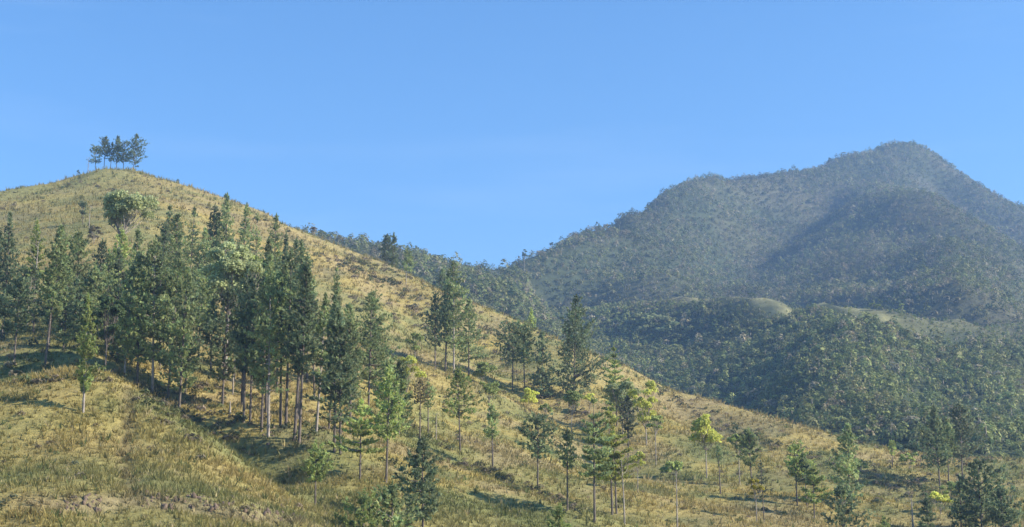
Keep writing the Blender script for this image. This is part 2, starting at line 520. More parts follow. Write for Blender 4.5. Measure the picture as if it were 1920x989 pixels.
def grass_colour(X, Y):
    n1 = fbm(X / 38, Y / 38, 61, 4)
    n2 = fbm(X / 12, Y / 12, 71, 4)
    n3 = fbm(X / 70, Y / 55, 83, 3)
    n4 = fbm(X / 4.5, Y / 4.5, 97, 2)
    C = lerp(STRAW, GOLD, 0.5 + 1.6 * n3)
    C = lerp(C, OLIVE, sstep(-0.12, 0.42, n1 + 0.6 * n4) * 0.85)
    C = lerp(C, GREEN, sstep(0.08, 0.45, n2 + 0.35 * n4) * 0.8)
    C = lerp(C, RUST, sstep(0.1, 0.4, -n2 + 0.3 * n3) * 0.6)
    C = lerp(C, BROWN, sstep(0.2, 0.5, -n1 + 0.5 * n2) * 0.55)
    mound = (1 - sstep(150, 160, Y)) * (1 - sstep(-25, 10, X))
    C = lerp(C, lerp(GOLD, OLIVE, 0.45 + 1.3 * n2), mound * 0.55)
    up = sstep(300, 420, Y)
    C = lerp(C, RUST, up * sstep(0.05, 0.4, n2) * 0.3)
    C = lerp(C, OLIVE, up * sstep(-95, -150, X) * (0.45 + 0.5 * n1) + 0.20)
    d, sh, side = poly_dist(X, Y, TRACK)
    C = lerp(C, BROWN * 0.7, np.exp(-(d / 0.6) ** 2) * 0.6)
    d, sh, side = poly_dist(X, Y, BANK)
    C = lerp(C, np.array([0.25, 0.19, 0.14]), np.exp(-(d / 1.0) ** 2) * 0.45 * sstep(0.05, 0.2, sh))
    return C


def grid_faces(nx, ny):
    i, j = np.meshgrid(np.arange(nx - 1), np.arange(ny - 1))
    k = (j * nx + i).ravel()
    return np.stack([k, k + 1, k + 1 + nx, k + nx], 1)


hv = np.stack([HGX, HGY, HZ], -1).reshape(-1, 3)
hc = grass_colour(HGX, HGY)
back = sstep(0, 60, HGY - np.interp(HGX, [p[0] for p in W_HILL], [p[1] for p in W_HILL]))
hc = lerp(hc, np.array([0.06, 0.075, 0.035]), back)
sink = HZ - sstep(560, 640, HGY) * 6
hv[:, 2] = sink.ravel()
o = add_obj('grassy_hill', mesh_from('grassy_hill', hv, grid_faces(len(HX), len(HY)), hc.reshape(-1, 3), True), M_TURF)
tag(o, kind='structure')

# the wooded ridge and mountain share one sheet of land that runs on behind the grassy hill
crest_d, crest_s, crest_side = poly_dist(FGX, FGY, W_FORE)
keepfar = np.where(FGY < 560, np.minimum(FZ, _bil(HX, HY, HZ, FGX, FGY) - 3.0 - 10.0 * (1 - sstep(490, 555, FGY))), FZ)
inhill = (FGX > HX[0]) & (FGX < HX[-1]) & (FGY < 600)
fz = np.where(inhill, keepfar, FZ)
n1 = fbm(FGX / 90, FGY / 90, 101, 4)
n2 = fbm(FGX / 30, FGY / 30, 103, 3)
fc = lerp(np.array([0.058, 0.072, 0.038]), np.array([0.10, 0.096, 0.055]), 0.4 + 1.2 * n1 + 0.6 * n2)


def ridge_meadow(X, Y, wide=0.0):
    """Open dry grass along the crest of the wooded ridge: 0 to 1."""
    d, sh, side = poly_dist(X, Y, W_FORE)
    return (1 - sstep(2, 7, d - wide + 7 * fbm(X / 24, Y / 24, 107, 3))) * sstep(0.04, 0.12, sh) * (1 - 0.75 * sstep(0.58, 0.68, sh)) * (1 - sstep(0.86, 0.93, sh))




def peak_rock(X, Y):
    """Bare rock near the peak: 0 to 1."""
    p = at(1700, 320, 1960)
    return 0.45 * (1 - sstep(60, 150, np.hypot(X - p[0], (Y - p[1]) * 0.7))) * sstep(-0.05, 0.2, fbm(X / 38, Y / 38, 109, 3))


fc = lerp(fc, np.array([0.13, 0.12, 0.095]), peak_rock(FGX, FGY))
fc = lerp(fc, np.array([0.27, 0.255, 0.12]) * (1 + 0.5 * n2[..., None]), ridge_meadow(FGX, FGY))
fv = np.stack([FGX, FGY, fz], -1).reshape(-1, 3)
o = add_obj('mountain', mesh_from('mountain', fv, grid_faces(len(FX), len(FY)), fc.reshape(-1, 3), True), M_FFLOOR)
tag(o, kind='structure')
g = np.array([[-3500, -1500, -14], [3500, -1500, -14], [3500, 4500, -14], [-3500, 4500, -14]], float)
o = add_obj('ground', mesh_from('ground', g, np.array([[0, 1, 2, 3]]), np.tile([0.16, 0.15, 0.07], (4, 1))), M_TURF)
tag(o, kind='structure')
# ------------------------------------------------------------------ the woods on the ridge and the mountain
def clump_template(r, n, flat=0.8, droop=0.15):
    """Leaf clumps over the upper shell and through the inside of one crown of unit radius: corners (n, 3, 3)."""
    u = r.normal(size=(n, 3)); u /= np.linalg.norm(u, axis=1)[:, None]
    u[:, 2] = np.where(u[:, 2] < -0.35, -u[:, 2], u[:, 2])
    rad = 0.68 + 0.36 * r.random(n) ** 0.6
    lob = 1 + 0.25 * np.sin(3 * np.arctan2(u[:, 1], u[:, 0]) + r.random() * 6) * (1 - np.abs(u[:, 2]))
    P = u * (rad * lob)[:, None] * (1, 1, flat)
    nrm = u + 0.38 * r.normal(size=(n, 3)); nrm[:, 2] += 0.25
    nrm /= np.linalg.norm(nrm, axis=1)[:, None]
    ref = r.normal(size=(n, 3))
    a = np.cross(nrm, ref); a /= np.linalg.norm(a, axis=1)[:, None]
    b = np.cross(nrm, a)
    sz = (0.15 + 0.17 * r.random(n))[:, None]
    return np.stack([P + a * sz, P - a * sz * 0.6 + b * sz * 0.8, P - a * sz * 0.5 - b * sz * 0.9], 1)


FPAL = np.array([(0.066, 0.085, 0.030), (0.094, 0.105, 0.037), (0.12, 0.12, 0.05), (0.058, 0.072, 0.032), (0.145, 0.125, 0.075), (0.125, 0.14, 0.048), (0.165, 0.15, 0.10)])


def wood(name, label, pts, size, ntri, seed, pal_w, trunk_share=0.3, tone=2.3):
    r = np.random.default_rng(seed)
    temps = [clump_template(r, ntri, fl) for fl in (0.7, 0.85, 1.0, 1.25, 1.6, 0.9, 2.2, 0.75)]
    N = len(pts)
    T = np.stack(temps)[r.integers(0, len(temps), N)]                # N, ntri, 3, 3
    an = r.random(N) * 6.283
    ca, sa = np.cos(an)[:, None, None], np.sin(an)[:, None, None]
    near_crest = 0.38 + 0.62 * sstep(6, 30, poly_dist(pts[:, 0], pts[:, 1], W_FORE)[0])
    R = near_crest * size * (0.5 + 0.7 * r.random(N) ** 1.5 + 0.5 * (r.random(N) > 0.93))
    X = (T[..., 0] * ca - T[..., 1] * sa) * R[:, None, None]
    Yv = (T[..., 0] * sa + T[..., 1] * ca) * R[:, None, None]
    Zv = T[..., 2] * R[:, None, None] * (0.85 + 0.3 * r.random(N))[:, None, None]
    lift = R * (0.30 + 0.40 * r.random(N))
    V = np.stack([X + pts[:, 0, None, None], Yv + pts[:, 1, None, None], Zv + (pts[:, 2] + lift)[:, None, None]], -1).reshape(-1, 3)
    patch = fbm(pts[:, 0] / 55, pts[:, 1] / 55, 131, 3)
    ci = r.choice(len(FPAL), N, p=np.array(pal_w) / np.sum(pal_w))
    C = tone * FPAL[ci] * (0.8 + 0.4 * r.random(N) + 0.5 * patch)[:, None]
    Ct = C[:, None, None, :] * (0.75 + 0.5 * r.random((N, ntri, 1, 1)))
    Ct = np.broadcast_to(Ct, (N, ntri, 3, 3)).reshape(-1, 3)
    F = np.arange(len(V)).reshape(-1, 3)
    # some pale bare stems that show between the crowns
    k = np.nonzero(r.random(N) < trunk_share)[0]
    B = pts[k]
    h = R[k] * (1.0 + 0.8 * r.random(len(k)))
    w = 0.16 + 0.16 * r.random(len(k))
    lean = r.normal(size=(len(k), 2)) * 0.06 * h[:, None]
    ring = [(1, 0), (-0.5, 0.87), (-0.5, -0.87)]
    lo = np.stack([np.stack([B[:, 0] + w * q[0], B[:, 1] + w * q[1], B[:, 2] - 0.5], -1) for q in ring], 1)
    hi = np.stack([np.stack([B[:, 0] + lean[:, 0] + w * q[0] * 0.5, B[:, 1] + lean[:, 1] + w * q[1] * 0.5, B[:, 2] + h], -1) for q in ring], 1)
    TV = np.concatenate([lo, hi], 1).reshape(-1, 3)
    q6 = np.array([[0, 1, 4], [0, 4, 3], [1, 2, 5], [1, 5, 4], [2, 0, 3], [2, 3, 5]])
    TF = (q6[None] + (np.arange(len(k)) * 6)[:, None, None]).reshape(-1, 3) + len(V)
    TC = np.repeat(np.array([0.30, 0.27, 0.22]) * (0.6 + 0.7 * r.random(len(k)))[:, None], 6, 0)
    me = mesh_from(name, np.concatenate([V, TV]), np.concatenate([F, TF]), np.concatenate([Ct, TC]))
    return tag(add_obj(name, me, M_FOREST), label, 'forest', kind='stuff')


def scatter(x0, x1, y0, y1, sp, seed):
    r = np.random.default_rng(seed)
    gx, gy = np.meshgrid(np.arange(x0, x1, sp), np.arange(y0, y1, sp))
    X = gx.ravel() + (r.random(gx.size) - 0.5) * sp * 1.1
    Y = gy.ravel() + (r.random(gx.size) - 0.5) * sp * 1.1
    Z = height(X, Y)
    px, py, f = project(np.stack([X, Y, Z], -1))
    m = (px > -120) & (px < 2040) & (f > 10)
    X, Y, Z = X[m], Y[m], Z[m]
    m = visible(X, Y, Z)
    return np.stack([X[m], Y[m], Z[m]], -1)


foot = np.array([p[1] for p in W_HILL]); footx = np.array([p[0] for p in W_HILL])
P = scatter(-60, 420, 320, 1010, 2.9, 201)
P = P[(P[:, 1] > np.interp(P[:, 0], footx, foot) + 24)]
fore_y = np.interp(P[:, 0], [p[0] for p in W_FORE], [p[1] for p in W_FORE])
Pf = P[(P[:, 1] < fore_y + 30)]
dens = np.random.default_rng(5).random(len(Pf))
Pf = Pf[((ridge_meadow(Pf[:, 0], Pf[:, 1], 8.0) < 0.35) | (dens < 0.16)) & (dens < 0.93 + 0.3 * fbm(Pf[:, 0] / 40, Pf[:, 1] / 40, 137, 2))]
wood('ridge_forest', 'dense mixed woodland covering the near ridge below its grassy crest', Pf, 1.95, 64, 301, (3, 3, 2, 2, 0.6, 1.6, 0.3), 0.22, 2.35)
P = scatter(-300, 900, 640, 1800, 4.3, 203)
fy = np.interp(P[:, 0], [p[0] for p in W_FORE], [p[1] for p in W_FORE])
P = P[peak_rock(P[:, 0], P[:, 1]) < 0.75 + 0.5 * np.random.default_rng(9).random(len(P))]
fy = np.interp(P[:, 0], [p[0] for p in W_FORE], [p[1] for p in W_FORE])
Pm = P[(P[:, 0] < W_FORE[0][0]) | (P[:, 1] > fy + 22)]
wood('mountain_forest', 'grey green forest covering the high rocky mountain and its saddle', Pm, 2.6, 38, 303, (2.0, 2.8, 2.8, 1.4, 1.8, 1.4, 1.0), 0.25, 1.65)
print('FOREST', len(Pf), len(Pm))


# ------------------------------------------------------------------ scrub in the folds of the grassy hill and under the grove
def undergrowth():
    r = np.random.default_rng(411)
    pts = []
    def area(x0, x1, y0, y1, n, s):
        for _ in range(n):
            p = hit(x0 + (x1 - x0) * r.random(), y0 + (y1 - y0) * r.random())
            if p[1] < np.interp(p[0], footx, foot) + 3: pts.append((*p, s * (0.5 + 0.9 * r.random() ** 2)))
    def line(P, n, wid, s):
        for _ in range(n):
            u = r.random() * (len(P) - 1); i = int(u); u -= i
            p = hit(P[i][0] * (1 - u) + P[i + 1][0] * u + r.normal() * wid, P[i][1] * (1 - u) + P[i + 1][1] * u + r.normal() * wid * 0.35)
            if p[1] < np.interp(p[0], footx, foot) + 3: pts.append((*p, s * (0.5 + 0.9 * r.random() ** 2)))
    area(0, 260, 600, 720, 90, 0.7); area(330, 640, 700, 830, 150, 0.7); area(250, 420, 730, 800, 50, 0.6)
    line([(240, 715), (300, 755), (400, 812), (480, 860)], 60, 8, 0.55)
    line([(60, 722), (120, 712), (190, 706)], 30, 7, 0.5)
    line([(640, 487), (700, 505), (760, 560), (830, 640)], 170, 22, 0.95)
    line([(655, 555), (690, 590), (720, 610)], 40, 12, 0.8)
    line([(905, 620), (960, 690), (1060, 765), (1150, 830)], 120, 18, 0.8)
    line([(860, 868), (950, 905), (1095, 958)], 110, 12, 0.5)
    line([(1225, 725), (1330, 785), (1480, 845), (1640, 895), (1760, 930)], 260, 20, 0.7)
    area(1640, 1920, 865, 950, 120, 0.75); area(700, 1000, 690, 880, 90, 0.6); area(1000, 1600, 850, 980, 80, 0.5)
    line([(x, y + 2) for x, y, d in HILL_CREST[2:]], 320, 3, 0.6)
    area(0, 420, 330, 450, 80, 0.55); area(0, 560, 780, 985, 45, 0.4); area(420, 800, 400, 520, 40, 0.55)
    P = np.array(pts); N = len(P); nt = 44
    temps = np.stack([clump_template(r, nt, fl) for fl in (0.6, 0.75, 0.9, 0.65)])
    T = temps[r.integers(0, 4, N)]
    V = T * P[:, 3][:, None, None, None] + P[:, None, None, :3] + np.array([0, 0, 1.0]) * (0.25 * P[:, 3])[:, None, None, None]
    pal = np.array([(0.10, 0.125, 0.055), (0.14, 0.16, 0.065), (0.17, 0.14, 0.09), (0.20, 0.17, 0.11), (0.085, 0.10, 0.06), (0.24, 0.19, 0.14)])
    C = pal[r.integers(0, 6, N)] * (0.8 + 0.5 * r.random((N, 1)))
    C = np.repeat((C[:, None] * (0.75 + 0.5 * r.random((N, nt, 1)))).reshape(-1, 3), 3, 0)
    V = V.reshape(-1, 3)
    tag(add_obj('undergrowth', mesh_from('undergrowth', V, np.arange(len(V)).reshape(-1, 3), C), M_FOREST), 'low scrub in the folds of the hill and under the pines', 'scrub', kind='stuff')


undergrowth()
# ------------------------------------------------------------------ trees
TINT = {'dark': (0.185, 0.235, 0.118), 'mid': (0.27, 0.33, 0.14), 'green': (0.31, 0.375, 0.12), 'lime': (0.50, 0.54, 0.13), 'grey': (0.15, 0.175, 0.10),
        'leaf_dark': (0.085, 0.125, 0.05), 'leaf': (0.34, 0.40, 0.13), 'leaf_pale': (0.44, 0.485, 0.23), 'leaf_yellow': (0.58, 0.60, 0.14), 'leaf_gold': (0.45, 0.40, 0.04),
        'dry': (0.23, 0.20, 0.10), 'twig': (0.20, 0.18, 0.15)}


class Tris:
    """Collects triangles with a colour for each vertex."""
    def __init__(self):
        self.V, self.C, self.F, self.n = [], [], [], 0

    def tube(self, pts, rad, k=6, col=(1, 1, 1)):
        pts = np.asarray(pts, float); rad = np.asarray(rad, float)
        d = np.gradient(pts, axis=0); d /= np.linalg.norm(d, axis=1)[:, None] + 1e-9
        ref = np.array([0, 0, 1.0]) if abs(d[0][2]) < 0.8 else np.array([1.0, 0, 0])
        a = np.cross(d, ref); a /= np.linalg.norm(a, axis=1)[:, None] + 1e-9
        b = np.cross(d, a)
        th = np.arange(k) / k * 6.28318
        ring = pts[:, None] + rad[:, None, None] * (a[:, None] * np.cos(th)[None, :, None] + b[:, None] * np.sin(th)[None, :, None])
        m = len(pts)
        i, j = np.meshgrid(np.arange(m - 1), np.arange(k), indexing='ij')
        p0, p1 = i * k + j, i * k + (j + 1) % k
        f = np.concatenate([np.stack([p0, p1, p1 + k], -1).reshape(-1, 3), np.stack([p0, p1 + k, p0 + k], -1).reshape(-1, 3)])
        self.add(ring.reshape(-1, 3), f, np.tile(col, (m * k, 1)))

    def add(self, V, F, C):
        self.V.append(V); self.F.append(F + self.n); self.C.append(C); self.n += len(V)

    def soup(self, T, C):
        """T: (n, 3, 3) separate triangles, C: (n, 3)."""
        self.add(T.reshape(-1, 3), np.arange(len(T) * 3).reshape(-1, 3), np.repeat(C, 3, 0))

    def mesh(self, name, smooth=False):
        return mesh_from(name, np.concatenate(self.V), np.concatenate(self.F), np.concatenate(self.C), smooth)


def unit(v):
    return v / (np.linalg.norm(v, axis=-1, keepdims=True) + 1e-9)


def tufts(r, P, D, size, n, spread=0.9, wid=0.22, out=None):
    """Needle tufts: n blades fanned round the direction D at every point P."""
    N = len(P)
    d = unit(D[:, None, :] + spread * r.normal(size=(N, n, 3)))
    ln = size * (0.65 + 0.7 * r.random((N, n, 1)))
    sd = unit(np.cross(d, (r.normal(size=(N, n, 3)) * 0.45 + out[:, None]) if out is not None else r.normal(size=(N, n, 3)))) * ln * wid
    o = P[:, None] + 0.12 * size * r.normal(size=(N, n, 3)) - d * ln * 0.25
    return np.stack([o + sd, o - sd, o + d * ln], 2).reshape(-1, 3, 3)


def leaves(r, P, Nrm, size):
    N = len(P)
    nn = unit(Nrm + 0.7 * r.normal(size=(N, 3)))
    a = unit(np.cross(nn, r.normal(size=(N, 3))))
    b = np.cross(nn, a)
    s = size * (0.6 + 0.8 * r.random((N, 1)))
    t1 = np.stack([P - a * s, P + b * s * 0.55, P + a * s], 1)
    t2 = np.stack([P - a * s, P + a * s, P - b * s * 0.55], 1)
    return np.concatenate([t1, t2])


def trunk_line(r, H, lean, bend):
    k = 9
    t = np.linspace(0, 1, k)
    an = r.random() * 6.28
    x = lean[0] * t * H + bend * H * np.sin(t * 3.0 + r.random() * 2) * math.cos(an) * t * 0.3
    y = lean[1] * t * H + bend * H * np.sin(t * 3.0 + r.random() * 2) * math.sin(an) * t * 0.3
    return np.stack([x - x[0], y - y[0], t * H], -1), t


def on_line(L, z):
    return np.stack([np.interp(z, L[:, 2], L[:, 0]), np.interp(z, L[:, 2], L[:, 1]), z], -1)


def pine_meshes(seed, H, z0, R, shape='cone', tint='mid', dens=1.0, lean=(0, 0), thick=1.0, px_per_m=8.0, dead_low=True):
    """Trunk (with bare boughs) and needles of one pine: H tall, crown from z0 up, R wide at the widest."""
    r = np.random.default_rng(seed)
    L, t = trunk_line(r, H, lean, 0.012)
    rb = max(0.08, 0.0060 * H + 0.04) * thick
    tr, cr = Tris(), Tris()
    tr.tube(L + np.array([0, 0, 0.0]), rb * (1 - t) ** 0.8 + 0.025, 7)
    base = L[0].copy()
    tr.tube(np.stack([base + (0, 0, -0.6), base + (0, 0, 0.5)]), [rb * 1.5, rb * 1.02], 7)
    CH = H - z0
    step = {'cone': 0.50, 'column': 0.50, 'open': 0.62, 'layer': 1.0, 'round': 0.55, 'bushy': 0.48}[shape] * (CH / 11) ** 0.4
    zs, z = [], z0
    while z < H - 0.15:
        zs.append(z); z += step * (0.7 + 0.6 * r.random())
    size = np.clip(0.11 * (R + 1.2), 0.23, 0.44) * (1.0 if px_per_m > 5 else 1.25)
    P, D, keepers = [], [], []
    ph = r.random(3) * 6.28
    gap, bent, taper = 0.22 * r.random() ** 1.5, r.normal() * 0.12, 1 + 0.18 * r.normal()
    for z in zs:
        u = (z - z0) / CH
        if shape == 'cone':   prof = min(1, 0.55 + u * 2.4) * (1 - u) ** 0.72 * 1.08
        elif shape == 'column': prof = min(1, 0.5 + u * 3) * (1 - u ** 2.6) * 0.9 + 0.05
        elif shape == 'open': prof = min(1, 0.5 + u * 2) * (1 - u ** 2.2) * 0.95 + 0.08
        elif shape == 'layer': prof = min(1, 0.75 + u * 2) * (1 - u) ** 0.85 * 1.1
        elif shape == 'round': prof = math.sqrt(max(0.02, 1 - (2 * u - 0.9) ** 2 / 1.25))
        else:                 prof = min(1, 0.8 + u) * (1 - u ** 1.6) ** 0.9
        prof = max(0.02, prof) ** np.clip(taper, 0.7, 1.4) * (1 - u ** 14) + 0.07
        if r.random() < gap: continue
        nb = int(r.integers(4, 7)) if shape != 'layer' else int(r.integers(6, 9))
        a0 = r.random() * 6.28
        for b in range(nb):
            an = a0 + b * 6.283 / nb + r.normal() * 0.3
            lob = 0.82 + 0.30 * math.sin(an * 2 + ph[0] + z * 0.35) * math.sin(z * 0.8 + ph[1])
            ln = R * prof * lob * (0.62 + 0.5 * r.random())
            ln *= 1 + 0.22 * math.cos(an - ph[2])
            if r.random() < 0.07: ln *= 1.3
            up = (0.10 + 0.75 * u + bent + r.normal() * 0.14) if shape != 'layer' else (0.02 + 0.45 * u + r.normal() * 0.06)
            dr = np.array([math.cos(an), math.sin(an), up]); dr /= np.linalg.norm(dr)
            o_ = on_line(L, np.array([z]))[0]
            m = max(3, int(ln / (size * 0.62) * dens * 1.3 * (1.7 if shape == 'layer' else 1.0) * np.clip(3.2 / R, 1.0, 1.7)))
            s = (0.22 + 0.80 * r.random(m) ** 0.8)
            side = np.array([-math.sin(an), math.cos(an), 0])
            q = o_ + dr * (s * ln)[:, None] + side * (r.normal(size=m) * 0.17 * ln * s)[:, None]
            q[:, 2] += 0.16 * ln * s ** 2 - 0.05 * ln + r.normal(size=m) * (0.16 if shape != 'layer' else 0.06) * size * 2
            P.append(q)
            dd = np.tile(dr * 0.55, (m, 1)); dd[:, 2] += 0.55 if shape != 'layer' else 0.35
            D.append(dd)
            if ln > 0.8 and r.random() < 0.4:
                tr.tube(np.stack([o_, o_ + dr * ln * 0.45, o_ + dr * ln * 0.85 + (0, 0, 0.1 * ln)]), [0.055 * ln ** 0.5, 0.035, 0.012], 3)
    top = on_line(L, np.linspace(H - 0.8, H + 0.25, 4)); P.append(top); D.append(np.tile([0, 0, 1.0], (4, 1)))
    P, D = np.concatenate(P), unit(np.concatenate(D))
    nbl = 4 if px_per_m > 5 else 3
    axis_ = on_line(L, P[:, 2])
    hor = unit((P - axis_) * (1, 1, 0))
    out = unit(hor + np.stack([-hor[:, 1], hor[:, 0], 0 * hor[:, 0]], -1) * (0.9 * r.normal(size=(len(P), 1))) + (0, 0, 0.25))
    T = tufts(r, P, D, size, nbl, 0.75, 0.24, out)
    base_c = np.array(TINT[tint])
    cl = 1 + 0.9 * fbm(P[:, 0] * 0.5 + P[:, 2] * 0.6, P[:, 1] * 0.5 + P[:, 2] * 0.33, seed % 97, 2)
    c = base_c * (np.clip(cl, 0.6, 1.5) * (0.8 + 0.4 * r.random(len(P))))[:, None]
    c[:, 0] *= 0.9 + 0.25 * r.random(len(P))
    cr.soup(T, np.repeat(c, nbl, 0))
    if dead_low and z0 > 4:                                    # bare stubs below the crown
        for k in range(int(r.integers(3, 8))):
            z = z0 * (0.55 + 0.45 * r.random()); an = r.random() * 6.28; ln = 0.4 + 0.9 * r.random()
            o_ = on_line(L, np.array([z]))[0]
            tr.tube(np.stack([o_, o_ + np.array([math.cos(an), math.sin(an), 0.15]) * ln]), [0.035, 0.012], 3)
    return tr.mesh('trunk', True), cr.mesh('crown')


def broad_meshes(seed, H, z0, R, tint='leaf', dens=1.0, lean=(0, 0), forks=3, sparse=0.0, px_per_m=8.0, lobes=None):
    """Trunk with limbs, and a crown of leaf lobes at the limbs' ends, of one broadleaf tree."""
    r = np.random.default_rng(seed)
    tr, cr = Tris(), Tris()
    fork_z = z0 * 0.9
    L, t = trunk_line(r, fork_z, lean, 0.05)
    rb = max(0.07, 0.011 * H)
    tr.tube(L, rb * (1 - 0.35 * t), 7)
    tr.tube(np.stack([L[0] + (0, 0, -0.6), L[0] + (0, 0, 0.4)]), [rb * 1.4, rb], 7)
    top = L[-1]
    CH = H - z0
    nl = int((lobes or int(6 + R * 1.6)) * 1.35)
    cen = []
    for k in range(nl):
        an = k * 2.4 + r.normal() * 0.5
        u = r.random() ** 0.7
        rr = R * (0.25 + 0.72 * r.random()) * math.sqrt(max(0.15, 1 - (1.6 * u - 0.75) ** 2))
        c = np.array([math.cos(an) * rr + top[0], math.sin(an) * rr + top[1], z0 + CH * (0.12 + 0.74 * u)])
        lr = R * (0.26 + 0.20 * r.random()) * (1 - 0.25 * u)
        cen.append((c, lr))
        mid = top + (c - top) * 0.5 + np.array([0, 0, -0.08 * CH]) + r.normal(size=3) * 0.08 * R
        tr.tube(np.stack([top - (0, 0, 0.2), mid, c]), [rb * 0.62 / math.sqrt(forks), rb * 0.3, 0.02], 5)
        for q in range(2):
            e = c + r.normal(size=3) * lr * 0.7
            tr.tube(np.stack([mid, (mid + e) / 2 + r.normal(size=3) * 0.1, e]), [rb * 0.22, 0.03, 0.01], 3)
    ls = np.clip(0.052 * (R + 1.8), 0.12, 0.25)
    base_c = np.array(TINT[tint])
    for (c, lr) in cen:
        if r.random() < sparse: continue
        n = int(dens * 2.6 * (lr / ls) ** 2 * 4.2 * np.clip(3.0 / R, 1.0, 1.6)) + 14
        u = unit(r.normal(size=(n, 3))); u[:, 2] = np.where(u[:, 2] < -0.3, -u[:, 2] * 0.6, u[:, 2])
        p = c + u * (lr * (0.74 + 0.32 * r.random(n)))[:, None] * (1, 1, 0.78) + r.normal(size=(n, 3)) * 0.1 * lr
        lc = base_c * (0.85 + 0.3 * r.random())
        cc = lc * (0.7 + 0.6 * r.random((n, 1)))
        cr.soup(leaves(r, p, u + (0, 0, 0.4), ls), np.concatenate([cc, cc]))
    return tr.mesh('trunk', True), cr.mesh('crown')


def bare_meshes(seed, H, spread, lean=(0, 0), low=0.35, n=9, rb=None, twigs=3):
    """A leafless tree: trunk, and boughs with twigs."""
    r = np.random.default_rng(seed)
    tr, boughs = Tris(), []
    L, t = trunk_line(r, H, lean, 0.05)
    rb = rb or max(0.07, 0.012 * H)
    tr.tube(L, rb * (1 - t) ** 0.7 + 0.02, 7)
    tr.tube(np.stack([L[0] + (0, 0, -0.6), L[0] + (0, 0, 0.4)]), [rb * 1.4, rb], 7)
    for k in range(n):
        z = H * (low + (0.97 - low) * (k + r.random()) / n)
        o_ = on_line(L, np.array([z]))[0]
        an = k * 2.4 + r.normal() * 0.4
        ln = spread * (0.6 + 0.6 * r.random()) * (1.1 - 0.5 * z / H)
        d = np.array([math.cos(an), math.sin(an), 0.7 + 0.5 * r.random()])
        e = o_ + d * ln
        m_ = o_ + d * ln * 0.5 + r.normal(size=3) * 0.1 * ln
        bo = Tris(); boughs.append(bo)
        bo.tube(np.stack([o_, m_, e]), [rb * 0.42, rb * 0.25, 0.012], 5)
        for q in range(twigs):
            f = m_ + (e - m_) * r.random()
            bo.tube(np.stack([f, f + (d * 0.3 + r.normal(size=3) * 0.35) * ln * 0.6]), [rb * 0.14, 0.01], 3)
    return tr.mesh('trunk', True), [b_.mesh('bough', True) for b_ in boughs]


def place(x, yb, yt, d=None):
    """Base point and height of a tree whose foot shows at pixel (x, yb) and whose top at yt."""
    if d is None:
        b = hit(x, yb)
    else:
        q = at(x, yb, d)
        b = np.array([q[0], q[1], float(height(q[0], q[1]))])
    zt = at(x, yt, b[1] / SC)[2]
    return b, max(1.0, zt - b[2]), FPX / b[1]


TREE_NO = [0]


def tree(name, cat, label, group, b, trunk_me, second, m1, m2, second_name='crown'):
    e = bpy.data.objects.new(name, None)
    COL.objects.link(e)
    e.empty_display_size = 0.5
    e.location = b
    tag(e, label, cat, group)
    add_obj('trunk', trunk_me, m1, e)
    for me in (second if isinstance(second, list) else [second]):
        add_obj(second_name, me, m2, e)
    return e


def pine(x, yt, yb, hw, cb, label, shape='cone', tint='mid', d=None, group=None, lean=(0, 0), dens=1.0, thick=1.0, pale=False, tx=None):
    """Foot at (x, yb), top at yt, crown half width hw and crown bottom cb, in pixels of the photograph; tx: where the top stands."""
    TREE_NO[0] += 1
    b, H, ppm = place(x, yb, yt, d)
    z0 = np.clip(at(x, cb, b[1] / SC)[2] - b[2] - (0.09 if group and 'dense' in group else 0.05) * H, 0.02 * H, 0.93 * H)
    wob = np.random.default_rng(TREE_NO[0]).normal(size=2) * 0.02
    lean = (lean[0] + wob[0], lean[1] + wob[1])
    if tx is not None: lean = ((tx - x) / ppm / H, 0)
    t, c = pine_meshes(1000 + TREE_NO[0] * 7, H, z0, hw / ppm * (1.8 if group and 'grove' in group else 1.62), shape, tint, dens, lean, thick, ppm * 0.53)
    return tree('pine_tree', 'pine', label, group, b, t, c, M_PALE if pale else M_BARK, M_LEAF)


def broad(x, yt, yb, hw, cb, label, tint='leaf', d=None, group=None, lean=(0, 0), dens=1.0, sparse=0.0, pale=True, lobes=None, name='broadleaf_tree', cat='tree'):
    TREE_NO[0] += 1
    b, H, ppm = place(x, yb, yt, d)
    z0 = np.clip(at(x, cb, b[1] / SC)[2] - b[2], 0.06 * H, 0.9 * H)
    t, c = broad_meshes(1000 + TREE_NO[0] * 7, H, z0, hw / ppm, tint, dens, lean, 3, sparse, ppm * 0.53, lobes)
    return tree(name, cat, label, group, b, t, c, M_PALE if pale else M_BARK, M_LEAF)


def bare(x, yt, yb, hw, label, d=None, group=None, low=0.35, n=9, lean=(0, 0), rb=None, twigs=3, name='dead_tree', cat='dead tree'):
    TREE_NO[0] += 1
    b, H, ppm = place(x, yb, yt, d)
    t, c = bare_meshes(1000 + TREE_NO[0] * 7, H, hw / ppm, lean, low, n, rb, twigs)
    return tree(name, cat, label, group, b, t, c, M_PALE, M_PALE, 'bough')


